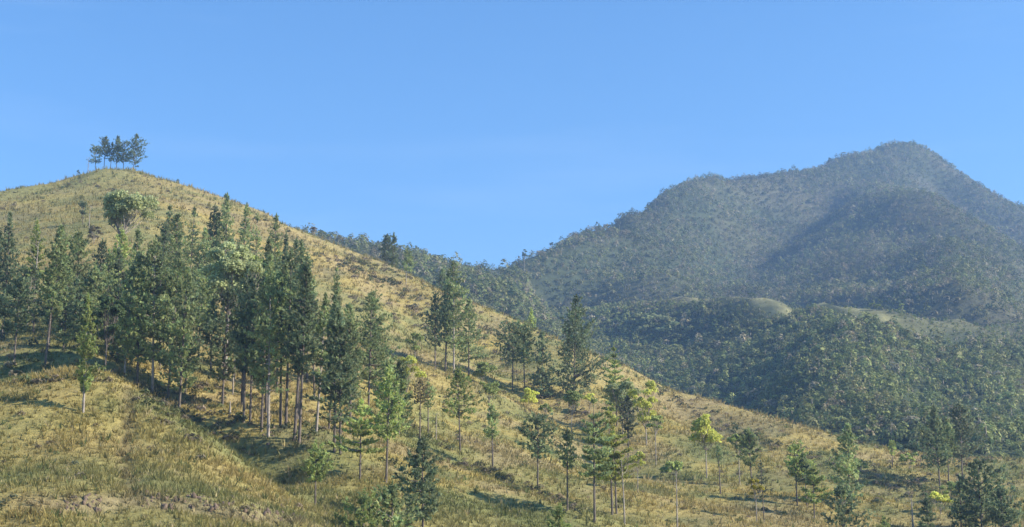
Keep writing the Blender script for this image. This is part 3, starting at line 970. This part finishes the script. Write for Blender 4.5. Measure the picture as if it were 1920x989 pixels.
# --- the clump on the summit
G = 'pines on the bare summit'
pine(178, 276, 320, 11, 302, 'small dark pine at the downhill end of the summit clump', 'round', 'dark', 597, G, dens=0.8)
pine(195, 257, 318, 13, 294, 'slim pine second along in the summit clump', 'column', 'dark', 600, G, dens=0.8)
pine(206, 270, 317, 9, 297, 'thin short pine squeezed between taller ones in the summit clump', 'open', 'dark', 603, G, dens=0.6)
pine(219, 256, 317, 12, 300, 'pointed pine standing on the very top of the hill', 'cone', 'dark', 600, G, dens=0.8)
pine(232, 268, 318, 12, 300, 'rounded pine beside the pointed one on the hilltop', 'round', 'dark', 598, G, dens=0.8)
pine(250, 252, 319, 18, 304, 'largest summit pine with long low boughs reaching out over the slope', 'cone', 'dark', 594, G, dens=0.8)
bare(165, 296, 322, 8, 'leafless sapling beside the pines on the summit', 592, None, 0.2, 9, name='bare_sapling', cat='sapling')
broad(146, 318, 328, 4, 326, 'tiny dark bush alone on the skyline short of the summit pines', 'leaf_dark', 590, lobes=4, name='bush', cat='bush')
broad(333, 336, 343, 3, 341, 'tiny dark bush on the skyline past the summit', 'leaf_dark', 586, lobes=4, name='bush', cat='bush')
# --- along the ridge
broad(588, 425, 446, 9, 438, 'small grey round tree alone on the ridge skyline', 'twig', 553, dens=0.5, sparse=0.2)
G = 'pines on the ridge above the open slope'
pine(725, 440, 512, 15, 500, 'full dark pine, thicker of the pair on the ridge', 'column', 'dark', 521, G)
pine(737, 437, 520, 8, 496, 'thin spire pine, tallest of the pair on the ridge', 'cone', 'mid', 512, G)
pine(761, 467, 535, 10, 503, 'thin pine with bare pale trunk just below the ridge pair', 'cone', 'mid', None, G, pale=True)
pine(828, 506, 575, 13, 560, 'dark pine top showing behind the tall hillside trio', 'cone', 'dark', 470, G)
pine(998, 580, 622, 8, 612, 'lone small pine poking over the far side of the ridge', 'cone', 'green', 465, G)
# --- tall group right of the grove
G = 'tall pines on the open hillside'
pine(816, 550, 693, 23, 640, 'dark pine at the uphill end of the tall hillside group', 'open', 'dark', None, G)
pine(835, 508, 697, 21, 632, 'dark tall pine second in the hillside group', 'column', 'dark', None, G)
pine(851, 492, 704, 20, 640, 'tallest pine of the hillside group, with a pale lower trunk', 'column', 'mid', None, G, pale=True)
pine(879, 560, 712, 27, 665, 'broad cone shaped pine at the downhill end of the tall hillside group', 'cone', 'mid', None, G)
broad(905, 680, 722, 22, 708, 'light green bushy tree at the foot of the cone shaped pine', 'leaf', None, lobes=9)
pine(961, 608, 736, 24, 672, 'pine with a lopsided flat crown and long bare trunk', 'round', 'dark', None, G, dens=0.8)
pine(984, 612, 734, 20, 675, 'rounded pine close beside the lopsided one', 'round', 'mid', None, G, dens=0.9)
pine(1016, 624, 748, 21, 732, 'cone shaped pine clad low down beside the giant pine', 'cone', 'dark', None, G)
pine(1076, 556, 745, 42, 733, 'giant dark pine, widest and tallest on the right of the slope', 'cone', 'dark', None, G, dens=1.1)
# --- middle slope
G = 'young pines scattered over the slope'
broad(778, 622, 692, 17, 662, 'small light green tree alone above the dotted saplings', 'leaf', None, dens=0.8)
pine(863, 698, 848, 26, 775, 'airy light green pine on a straight bare trunk below the tall group', 'open', 'green', None, G, dens=0.7)
broad(917, 710, 800, 18, 742, 'thin tree with a flat light green crown below the hillside group', 'leaf', None, dens=0.7)
pine(924, 756, 880, 13, 812, 'slim dark green pine on a thin bare trunk', 'cone', 'mid', None, G)
broad(992, 725, 768, 18, 758, 'bright green bush below the rounded hillside pine', 'leaf_yellow', None, lobes=7, name='bush', cat='bush')
broad(1024, 752, 800, 14, 780, 'dull green bush below the giant pine', 'leaf', None, lobes=7, name='bush', cat='bush')
broad(1072, 730, 815, 25, 772, 'pale green broadleaf tree with a pale trunk under the giant pine', 'leaf', None, dens=0.8)
broad(1105, 735, 775, 14, 765, 'yellow green bush at the downhill side of the giant pine', 'leaf_yellow', None, lobes=7, name='bush', cat='bush')
pine(1008, 783, 917, 27, 850, 'round headed dark pine alone on the open slope', 'round', 'dark', None, G, dens=0.9)
pine(1064, 808, 957, 19, 875, 'airy slim pine next to the round headed one', 'open', 'mid', None, G, dens=0.6)
pine(1157, 646, 800, 21, 775, 'tall spire pine with tiered boughs above the yellow broadleaf', 'layer', 'green', None, G)
broad(1168, 715, 815, 34, 770, 'spreading green broadleaf under the tiered spire pine', 'leaf_pale', None, lobes=12)
broad(1212, 708, 835, 34, 800, 'bright yellow green broadleaf beside the tiered spire pine', 'leaf_yellow', None, lobes=11)
broad(1230, 775, 872, 17, 808, 'thin tree with a small pale crown beyond the yellow broadleaf', 'leaf', None, dens=0.5)
pine(1115, 748, 982, 27, 878, 'tall tiered pine on a long bare trunk, nearest of its cluster', 'layer', 'mid', None, G)
pine(1148, 770, 965, 30, 888, 'lime green tiered pine in the cluster low on the slope', 'layer', 'lime', None, G)
pine(1156, 800, 963, 17, 880, 'second trunk pine tucked behind the lime green one', 'layer', 'lime', None, G)
pine(1178, 745, 872, 17, 812, 'grey green slim pine behind the lime green one', 'open', 'grey', None, G, dens=0.7)
bare(1171, 862, 986, 26, 'bent leafless tree under the lime green pine', None, None, 0.62, 8, lean=(-0.02, 0), name='bare_tree', cat='bare tree')
broad(1196, 846, 925, 21, 880, 'low yellow leafy sapling beside the bent leafless tree', 'leaf_yellow', None, dens=0.7, lobes=6)
bare(1270, 880, 992, 14, 'pale dead tree with a few twisted boughs low on the slope', None, None, 0.6, 6)
broad(1262, 866, 900, 24, 888, 'flat green bush behind the pale dead tree', 'leaf', None, lobes=7, name='bush', cat='bush')
pine(1050, 950, 1003, 17, 998, 'small pine tip at the bottom edge below the slim airy pine', 'bushy', 'green', 176, G)
# --- between the grove and the slope
G = 'slender pines at the edge of the grove'
pine(675, 752, 900, 29, 838, 'flat tiered light green pine in front of the grove edge', 'layer', 'green', None, G, dens=0.9)
pine(724, 692, 907, 27, 832, 'tall light green pine with a stout straight trunk in front of the grove edge', 'open', 'green', None, G)
pine(729, 672, 792, 22, 760, 'dense green pine behind the stout straight trunk', 'column', 'mid', None, G)
pine(748, 678, 816, 24, 792, 'dense pine crown beside the yellow bushy tree', 'bushy', 'mid', None, G)
broad(762, 664, 760, 30, 735, 'yellow green bushy tree behind the dense pine crowns', 'leaf_yellow', None, lobes=10)
pine(787, 712, 831, 13, 748, 'thin pine with a dry yellowish crown, uphill of two thin neighbours', 'open', 'dry', None, G, dens=0.5)
pine(803, 716, 817, 10, 758, 'very slim green pine beside the dry yellowish one', 'open', 'mid', None, G, dens=0.6)
bare(818, 774, 827, 4, 'thin bare pole of a dead sapling on the slope', None, None, 0.6, 4, name='bare_sapling', cat='sapling', rb=0.07)
pine(793, 826, 996, 33, 962, 'full bushy dark pine standing at the bottom of the slope', 'cone', 'dark', None, G, dens=1.1)
pine(681, 922, 1010, 28, 1002, 'bushy young pine at the bottom edge, smaller of two neighbours', 'bushy', 'green', 146, G)
pine(735, 912, 1015, 36, 1002, 'bushy young pine at the bottom edge, larger of two neighbours', 'bushy', 'mid', 150, G)
pine(591, 832, 950, 20, 898, 'bright green young pine standing alone below the grove', 'column', 'green', None, G)
# --- the grove, front row
G = 'tall pines of the dense grove'
pine(593, 555, 815, 24, 690, 'grove pine with a leaning pale trunk', 'column', 'mid', None, G, pale=True, tx=604)
pine(627, 560, 850, 24, 735, 'dark grove pine, first of two close trunks at the edge', 'column', 'dark', None, G)
pine(638, 585, 853, 32, 765, 'dark grove pine, wider of two close trunks at the edge', 'cone', 'dark', None, G)
pine(617, 640, 808, 16, 705, 'thin dark pine behind the two close trunks', 'open', 'dark', None, G)
pine(628, 502, 790, 12, 640, 'narrow spire pine rising above the grove edge', 'cone', 'mid', None, G)
pine(657, 572, 815, 24, 712, 'grey green pine at the outer edge of the grove', 'column', 'mid', None, G)
pine(691, 548, 760, 34, 692, 'spreading pine against the open slope outside the grove', 'cone', 'mid', None, G)
pine(704, 600, 770, 22, 700, 'shorter pine against the open slope behind the spreading one', 'open', 'mid', 262, G)
pine(552, 470, 826, 22, 655, 'tall front pine with twin neighbour and stones at its foot', 'column', 'dark', None, G)
pine(561, 492, 833, 24, 668, 'front grove pine nearest to the bright young pine', 'cone', 'dark', None, G)
pine(558, 455, 788, 20, 640, 'grove pine trunk half hidden behind the twin trunks', 'cone', 'dark', None, G)
pine(536, 470, 802, 20, 630, 'straight dark trunk pine in the middle of the grove front', 'column', 'dark', None, G)
pine(526, 500, 800, 22, 655, 'second straight trunk pine in the middle of the grove front', 'column', 'mid', None, G)
pine(503, 478, 820, 26, 702, 'thick trunk pine at the grove front above the small stones', 'cone', 'mid', None, G, pale=True)
pine(490, 520, 810, 22, 690, 'shorter pine beside the thick trunk at the grove front', 'column', 'mid', None, G)
pine(499, 450, 776, 22, 640, 'tall grove pine just behind the thick trunk', 'cone', 'dark', None, G)
pine(469, 545, 792, 22, 680, 'dark grove pine with drooping skirt above the swale', 'open', 'dark', None, G)
pine(453, 500, 765, 24, 660, 'first of two slim trunks left of the drooping grove pine', 'column', 'dark', None, G)
pine(457, 530, 792, 18, 672, 'second of two slim trunks left of the drooping grove pine', 'open', 'dark', None, G)
pine(417, 540, 764, 26, 690, 'dark spreading grove pine beside the gap of sunlit grass', 'round', 'dark', None, G, dens=0.9)
pine(347, 520, 734, 24, 680, 'dark grove pine on the shaded side of the gap', 'open', 'dark', 220, G)
pine(336, 500, 768, 27, 705, 'big grove pine standing in the fold behind the mound', 'column', 'mid', None, G)
pine(315, 470, 749, 25, 668, 'tall grove pine with a dark slanting trunk behind the mound', 'column', 'mid', None, G, tx=325)
pine(286, 455, 735, 28, 650, 'grove pine with a pale thick trunk behind the mound crest', 'column', 'mid', None, G, pale=True)
pine(258, 480, 712, 24, 655, 'grove pine behind the mound next to the pale thick trunk', 'column', 'mid', 215, G)
pine(233, 500, 712, 24, 655, 'grove pine with pale slim trunk above the mound top', 'column', 'mid', 215, G, pale=True)
pine(218, 470, 706, 20, 650, 'dark slim grove pine above the mound top', 'column', 'dark', 222, G)
broad(196, 548, 712, 30, 640, 'dark glossy broadleaf tree behind the pine on the mound', 'leaf_dark', 210, pale=False, lobes=14)
pine(156, 556, 776, 18, 722, 'lone pale trunked pine growing on the grassy mound', 'column', 'green', None, None, pale=True)
pine(83, 425, 709, 22, 565, 'tall pine with a long bare trunk left of the mound', 'column', 'mid', 213, G, tx=97)
pine(89, 540, 690, 18, 600, 'pine with a bright white trunk beside the long bare one', 'open', 'dark', 225, G, pale=True)
pine(24, 520, 712, 24, 605, 'pine with a thin bare trunk over the shaded grass', 'open', 'dark', 216, G)
pine(63, 500, 628, 22, 588, 'dark pine up the shaded slope behind the thin bare trunk', 'open', 'dark', None, G)
pine(2, 545, 650, 22, 600, 'dark pine cut by the picture edge on the shaded slope', 'open', 'dark', 240, G)
pine(116, 560, 700, 22, 630, 'dark pine in deep shade between the white trunk and the mound pine', 'column', 'dark', 224, G)
pine(140, 520, 690, 20, 640, 'pine in shade directly behind the mound pine', 'column', 'dark', 235, G)
# --- the grove, middle and back rows
pine(5, 400, 640, 20, 560, 'tall dark pine at the left edge, top of its row', 'cone', 'dark', 262, G)
pine(-14, 430, 640, 22, 560, 'dark pine mostly outside the left edge', 'cone', 'dark', 268, G)
pine(62, 415, 620, 11, 520, 'narrow light green pine spire above the dead white tree', 'column', 'green', 268, G)
pine(38, 500, 625, 20, 570, 'dark pine below the left edge row', 'column', 'dark', 258, G)
pine(140, 438, 655, 34, 580, 'very broad soft pine crown in the left half of the grove', 'bushy', 'mid', 245, G)
pine(112, 470, 650, 24, 585, 'pine half hidden by the very broad soft crown', 'column', 'mid', 250, G)
pine(178, 450, 650, 22, 590, 'dark pine uphill beside the trunk of the pale feathery broadleaf', 'column', 'dark', 268, G)
pine(214, 428, 650, 26, 590, 'light green tall pine under the pale broadleaf crown', 'cone', 'green', 258, G)
pine(244, 430, 660, 28, 600, 'broad green pine in the thick of the grove', 'cone', 'mid', 250, G)
pine(268, 470, 672, 26, 610, 'green pine filling the grove behind the pale thick trunk', 'cone', 'mid', 240, G)
pine(304, 388, 625, 24, 560, 'dark pointed pine high in the back row over the golden slope', 'cone', 'dark', 290, G)
pine(323, 405, 640, 26, 570, 'dark pine beside the pointed one in the back row', 'cone', 'mid', 280, G)
pine(290, 420, 640, 22, 570, 'dark blunt pine on the near side of the pointed one', 'column', 'dark', 275, G)
pine(352, 388, 600, 20, 530, 'back row pine between the pointed pine and the highest one', 'cone', 'mid', 318, G)
pine(376, 430, 610, 20, 540, 'short back row pine above the big pale broadleaf', 'column', 'mid', 305, G)
pine(396, 386, 600, 22, 530, 'dark bushy pine next to the highest grove pine', 'bushy', 'dark', 325, G)
pine(421, 365, 605, 22, 540, 'highest grove pine, its tip against the golden slope', 'cone', 'mid', 322, G)
pine(447, 383, 610, 19, 545, 'slim back row pine just downhill of the highest one', 'cone', 'mid', 318, G)
pine(478, 404, 622, 20, 555, 'back row pine third downhill from the highest one', 'cone', 'mid', 306, G)
pine(507, 407, 645, 19, 570, 'spire pine standing free at the back of the grove', 'column', 'mid', 290, G)
pine(533, 437, 665, 17, 590, 'slim dark pine, first of the pair ending the back row', 'cone', 'dark', 278, G)
pine(549, 450, 680, 22, 600, 'fuller dark pine, second of the pair ending the back row', 'cone', 'dark', 268, G)
pine(575, 510, 720, 24, 620, 'dark pine filling the grove behind the leaning trunk', 'cone', 'mid', 248, G)
pine(372, 500, 680, 24, 600, 'pine below the big pale broadleaf', 'column', 'mid', 252, G)
pine(395, 560, 700, 18, 640, 'small pine with dark trunk in the gap of sunlit grass', 'open', 'dark', 240, G)
pine(440, 560, 700, 24, 625, 'pine in the heart of the grove under the pale broadleaf', 'column', 'dark', 240, G)
pine(478, 480, 700, 24, 600, 'dense dark pine in the heart of the grove', 'column', 'dark', 245, G)
pine(520, 470, 720, 22, 610, 'dense pine behind the middle trunks of the grove', 'column', 'mid', 238, G)
pine(430, 450, 660, 20, 580, 'dark pine behind the right half of the big pale broadleaf', 'column', 'dark', 268, G)
pine(590, 540, 745, 20, 640, 'dim pine deep behind the leaning pale trunk', 'cone', 'dark', 236, G)
pine(168, 500, 680, 22, 600, 'deep green pine behind the dark glossy broadleaf', 'column', 'mid', 236, G)
pine(300, 500, 690, 24, 615, 'soft green pine between two trunks behind the mound crest', 'column', 'mid', 232, G)
pine(196, 480, 670, 22, 600, 'soft green pine above the dark glossy broadleaf', 'column', 'mid', 246, G)
# --- broadleaf and bare trees in the grove
broad(207, 354, 640, 54, 425, 'pale broadleaf with feathery light crown above the grove', 'leaf_pale', 272, lobes=17, lean=(0.06, 0), dens=0.8)
broad(424, 446, 690, 52, 575, 'big pale green broadleaf in the middle of the grove', 'leaf_pale', 236, lobes=22, dens=0.9)
broad(470, 470, 690, 22, 545, 'light green broadleaf at the sunny side of the big pale one', 'leaf', 244, lobes=9)
broad(438, 585, 700, 16, 650, 'small bright broadleaf below the big pale one', 'leaf', 226, lobes=7)
bare(61, 452, 610, 16, 'white barked dead tree at the edge of the grove', 262, None, 0.55, 9)
broad(52, 490, 600, 12, 540, 'light green small tree beside the white dead one', 'leaf', 258, lobes=6)
broad(30, 520, 590, 16, 560, 'dull green small tree left of the white dead one', 'leaf_dark', 270, lobes=7)
pine(152, 380, 470, 7, 400, 'thin pole tree with a small umbrella crown above the grove', 'round', 'dark', 420, None, dens=0.7)
bare(164, 386, 480, 5, 'thin leafless pole standing beside the umbrella crowned one', 415, None, 0.7, 4, name='bare_pole', cat='dead tree', rb=0.10)
broad(176, 422, 458, 16, 448, 'reddish brown twiggy bush on the slope above the grove', 'dry', None, lobes=8, name='bush', cat='bush', dens=0.5)
bare(431, 752, 776, 2, 'short white stump in the swale below the grove', None, None, 0.8, 2, name='tree_stump', cat='stump', rb=0.16, twigs=0)
# --- lower right
G = 'small pines low on the right slope'
broad(1325, 772, 898, 32, 838, 'forked pale tree with bright yellow green leaf tufts', 'leaf_yellow', None, sparse=0.12, dens=1.0, lobes=12)
pine(1351, 835, 928, 6, 868, 'very thin young pine next to the forked pale tree', 'column', 'mid', None, G, dens=0.6)
broad(1387, 812, 909, 20, 848, 'round yellow green tree against the slim dark pine', 'leaf', None, lobes=8)
pine(1410, 803, 917, 17, 868, 'slim dark pine beside the round yellow green tree', 'column', 'mid', None, G)
broad(1419, 896, 980, 14, 932, 'bright yellow leaved sapling on a straight thin stem', 'leaf_gold', None, lobes=6)
pine(1433, 868, 980, 10, 925, 'wispy pine behind the bright yellow sapling', 'open', 'grey', None, G, dens=0.4, thick=0.6)
pine(1495, 832, 949, 18, 885, 'open pine, uphill one of the three low pines', 'open', 'green', None, G)
pine(1513, 848, 952, 12, 905, 'dark narrow pine, middle one of the three low pines', 'column', 'dark', None, G)
pine(1527, 876, 973, 21, 935, 'lime green pine, downhill one of the three low pines', 'layer', 'green', None, G)
pine(1592, 798, 945, 26, 925, 'tall tapering pine behind the dark bushy one on the lower slope', 'cone', 'mid', None, G)
broad(1612, 862, 905, 16, 892, 'light green leafy bush against the tall tapering pine', 'leaf', None, lobes=6, name='bush', cat='bush')
pine(1583, 912, 1015, 30, 1008, 'dark bushy pine at the bottom edge in front of the tall tapering one', 'bushy', 'dark', 206, G)
G = 'pines beside the hollow at the right'
pine(1763, 762, 922, 29, 868, 'dark pine over the hollow with a long bare trunk', 'cone', 'dark', None, G)
pine(1779, 790, 910, 18, 850, 'thin trunk pine between the two big ones by the hollow', 'open', 'mid', None, G)
pine(1805, 757, 906, 31, 852, 'greyish pine over the hollow beside the dark one', 'cone', 'grey', None, G)
bare(1796, 890, 918, 4, 'broken dead stub under the two big pines by the hollow', None, None, 0.7, 3, rb=0.12)
pine(1674, 828, 875, 8, 850, 'little thin pine on the crest near the end of the ridge', 'open', 'green', None, G, dens=0.6)
broad(1706, 846, 884, 16, 878, 'round green shrub below the crest beside the little thin pine', 'leaf', None, lobes=7, name='shrub', cat='shrub')
broad(1712, 832, 852, 14, 848, 'low green shrub on the crest line', 'leaf_dark', 352, lobes=6, name='shrub', cat='shrub')
pine(1842, 862, 1010, 44, 1000, 'big full pine in the bottom corner', 'cone', 'dark', 222, G, dens=1.1)
pine(1884, 915, 1015, 30, 1008, 'bushy pine leaning on the big full one in the corner', 'bushy', 'dark', 216, G)
pine(1803, 895, 1008, 22, 995, 'bushy pine on the hollow side of the big corner pine', 'bushy', 'dark', 226, G)
bare(1712, 930, 995, 9, 'white dead snag with a forked top at the bottom edge', None, None, 0.72, 3, rb=0.13, twigs=1)
pine(1742, 925, 1010, 13, 1000, 'small dark young pine beside the white snag', 'bushy', 'dark', 218, G)
broad(1764, 922, 965, 19, 955, 'yellow green bush in the hollow by the young pine', 'leaf_yellow', None, lobes=7, name='bush', cat='bush')
broad(1785, 903, 940, 20, 932, 'pale green bush under the two big pines by the hollow', 'leaf', None, lobes=7, name='bush', cat='bush')
pine(1660, 968, 1012, 11, 1006, 'tip of a little pine at the bottom edge short of the white snag', 'bushy', 'green', 214, G)

# --- trees one can tell apart on the wooded ridge and the far skyline
G = 'pale trees high on the shaded ridge'
LB = ('first tree at the uphill end of the pale cluster on the shaded wooded ridge', 'second tree along the upper row of the pale cluster on the wooded ridge',
      'third tree along the upper row of the pale cluster on the wooded ridge', 'fourth tree along the upper row of the pale cluster on the wooded ridge',
      'fifth tree along the upper row of the pale cluster on the wooded ridge', 'last and lowest tree of the upper row of the pale cluster on the wooded ridge',
      'first of two trees below the upper row of the pale ridge cluster', 'second of two trees below the upper row of the pale ridge cluster')
for k, (x, y) in enumerate(((1182, 618), (1196, 612), (1214, 615), (1233, 612), (1252, 616), (1266, 626), (1205, 634), (1242, 636))):
    broad(x, y - 24, y, 12, y - 12, LB[k], 'leaf_pale', None, G, lobes=7)
broad(1690, 568, 592, 7, 582, 'single upright tree on the pale grassy crest of the wooded ridge', 'leaf', None, lobes=6)
broad(1641, 567, 584, 9, 578, 'low rounded tree on the grassy crest short of the upright one', 'leaf', None, lobes=6)
broad(1408, 549, 562, 8, 558, 'small bush on the highest part of the grassy crest', 'leaf_dark', None, lobes=5, name='bush', cat='bush')
broad(983, 468, 488, 8, 482, 'flat topped tree on the skyline just above the saddle', 'leaf_dark', 1205, lobes=6)
broad(1556, 296, 313, 7, 308, 'flat topped tree on the skyline below the rocky peak', 'leaf_dark', 1938, lobes=6)
broad(1034, 454, 472, 6, 467, 'spindly tree on the skyline between the saddle and the shoulder', 'leaf_dark', 1268, lobes=5)
# ------------------------------------------------------------------ broken rock in the bank
def rock_mesh(seed):
    r = np.random.default_rng(seed)
    ph = (1 + 5 ** 0.5) / 2
    V = np.array([(-1, ph, 0), (1, ph, 0), (-1, -ph, 0), (1, -ph, 0), (0, -1, ph), (0, 1, ph), (0, -1, -ph), (0, 1, -ph), (ph, 0, -1), (ph, 0, 1), (-ph, 0, -1), (-ph, 0, 1)], float)
    V = unit(V) * (0.7 + 0.6 * r.random((12, 1))) * (1.0, 0.7, 1.3)
    F = np.array([(0, 11, 5), (0, 5, 1), (0, 1, 7), (0, 7, 10), (0, 10, 11), (1, 5, 9), (5, 11, 4), (11, 10, 2), (10, 7, 6), (7, 1, 8), (3, 9, 4), (3, 4, 2), (3, 2, 6), (3, 6, 8), (3, 8, 9), (4, 9, 5), (2, 4, 11), (6, 2, 10), (8, 6, 7), (9, 8, 1)])
    me = mesh_from('rock', V, F)
    me.materials.append(M_ROCK)
    return me


ROCKS = [rock_mesh(k) for k in range(8)]


def outcrop(label, n, seed, spots, size):
    r = np.random.default_rng(seed)
    e = bpy.data.objects.new('rock_outcrop', None); COL.objects.link(e)
    c = hit(*spots[len(spots) // 2]); e.location = c
    tag(e, label, 'rock', 'rock outcrops')
    for k in range(n):
        i = r.integers(0, len(spots) - 1); u = r.random()
        px = spots[i][0] * (1 - u) + spots[i + 1][0] * u + r.normal() * 3
        py = spots[i][1] * (1 - u) + spots[i + 1][1] * u + r.normal() * 9
        p = hit(px, py)
        o = bpy.data.objects.new('rock', ROCKS[int(r.integers(0, 8))]); COL.objects.link(o)
        o.parent = e
        s_ = size * (0.4 + 0.9 * r.random() ** 1.6)
        o.location = p - c - (0, 0, 0.45 * s_)
        o.scale = (s_ * 0.8, s_ * 0.7, s_ * (0.7 + 0.6 * r.random()))
        o.rotation_euler = (r.normal() * 0.4, r.normal() * 0.4, r.random() * 6.28)


outcrop('long band of broken grey brown rock in the bank under the mound', 90, 401, [(268, 938), (340, 944), (420, 955), (500, 958), (565, 968)], 0.34)
outcrop('short patch of broken rock at the foot of the mound near the corner', 36, 402, [(105, 955), (145, 950), (190, 953)], 0.3)
outcrop('small stones at the foot of the thick trunked grove pine', 9, 403, [(482, 808), (495, 812), (515, 816)], 0.45)
# ------------------------------------------------------------------ grass
def grass():
    r = np.random.default_rng(77)
    def pts(x0, x1, y0, y1, sp):
        gx, gy = np.meshgrid(np.arange(x0, x1, sp), np.arange(y0, y1, sp))
        X = gx.ravel() + (r.random(gx.size) - 0.5) * sp * 1.3
        Y = gy.ravel() + (r.random(gx.size) - 0.5) * sp * 1.3
        Z = height(X, Y)
        px, py, f = project(np.stack([X, Y, Z], -1))
        m = (px > -110) & (px < 2030) & (py < 1060) & (Y < np.interp(X, footx, foot) + 6)
        X, Y, Z = X[m], Y[m], Z[m]
        m = visible(X, Y, Z, 1.5, 50)
        return X[m], Y[m], Z[m]
    runs = [(-75, 5, 96, 160, 0.40, 0.62), (5, 100, 125, 160, 0.5, 0.6), (-110, 110, 160, 215, 0.66, 0.66), (-150, 150, 215, 310, 1.0, 0.8), (-200, 150, 310, 420, 1.5, 1.0), (-230, 20, 420, 520, 1.9, 1.1)]
    VV, CC = [], []
    for (x0, x1, y0, y1, sp, hh) in runs:
        X, Y, Z = pts(x0, x1, y0, y1, sp)
        N, nb = len(X), 6
        rank = fbm(X / 3.5, Y / 3.5, 151, 3)
        keep = r.random(N) < 0.85 + 0.8 * rank
        X, Y, Z, rank = X[keep], Y[keep], Z[keep], rank[keep]
        N = len(X)
        C = grass_colour(X, Y) * (0.88 + 0.30 * r.random((N, 1)) + 0.30 * rank[:, None])
        odd = r.random(N)
        C = np.where((odd < 0.07)[:, None], np.array([0.14, 0.17, 0.06]) * (0.7 + 0.6 * r.random((N, 1))), C)
        C = np.where((odd > 0.93)[:, None], np.array([0.42, 0.35, 0.18]) * (0.8 + 0.4 * r.random((N, 1))), C)
        h = hh * (0.45 + 0.8 * r.random(N) ** 1.5 + 0.5 * np.clip(rank, -0.3, 0.6))
        an = r.random((N, nb)) * 6.283
        sp_ = h[:, None] * (0.25 + 0.55 * r.random((N, nb)))
        ox = X[:, None] + np.cos(an) * sp * 0.28 * r.random((N, nb))
        oy = Y[:, None] + np.sin(an) * sp * 0.28 * r.random((N, nb))
        w = h[:, None] * (0.07 + 0.09 * r.random((N, nb)))
        wa = an + 1.57 + r.normal(size=(N, nb)) * 0.6
        z0 = np.repeat(Z[:, None] - 0.12, nb, 1)
        p1 = np.stack([ox + np.cos(wa) * w, oy + np.sin(wa) * w, z0], -1)
        p2 = np.stack([ox - np.cos(wa) * w, oy - np.sin(wa) * w, z0], -1)
        p3 = np.stack([ox + np.cos(an) * sp_, oy + np.sin(an) * sp_, z0 + h[:, None] * (0.7 + 0.5 * r.random((N, nb)))], -1)
        VV.append(np.stack([p1, p2, p3], 2).reshape(-1, 3))
        cb = C[:, None, :] * (0.85 + 0.3 * r.random((N, nb, 1)))
        CC.append(np.repeat(cb.reshape(-1, 3), 3, 0))
    V, C = np.concatenate(VV), np.concatenate(CC)
    me = mesh_from('grass', V, np.arange(len(V)).reshape(-1, 3), C)
    tag(add_obj('grass', me, M_GRASS), 'dry golden and olive tussock grass covering the hill', 'grass', kind='stuff')
    print('GRASS', len(V) // 3)


grass()
# ------------------------------------------------------------------ the air
def haze():
    m, n, l = new_mat('haze')
    out = n.new('ShaderNodeOutputMaterial')
    v = n.new('ShaderNodeVolumePrincipled')
    v.inputs['Color'].default_value = (0.36, 0.60, 0.98, 1)
    v.inputs['Density'].default_value = 0.00025
    v.inputs['Anisotropy'].default_value = 0.2
    l.new(v.outputs[0], out.inputs['Volume'])
    x0, x1, y0, y1, z0, z1 = -3600, 3600, -1600, 4600, -15, float(fz.max()) + 25
    V = np.array([[x, y, z] for z in (z0, z1) for y in (y0, y1) for x in (x0, x1)], float)
    F = np.array([[0, 2, 3, 1], [4, 5, 7, 6], [0, 1, 5, 4], [2, 6, 7, 3], [0, 4, 6, 2], [1, 3, 7, 5]])
    o = add_obj('haze', mesh_from('haze', V, F), m)
    tag(o, 'thin pale blue haze in the mountain air', 'haze', kind='stuff')


haze()
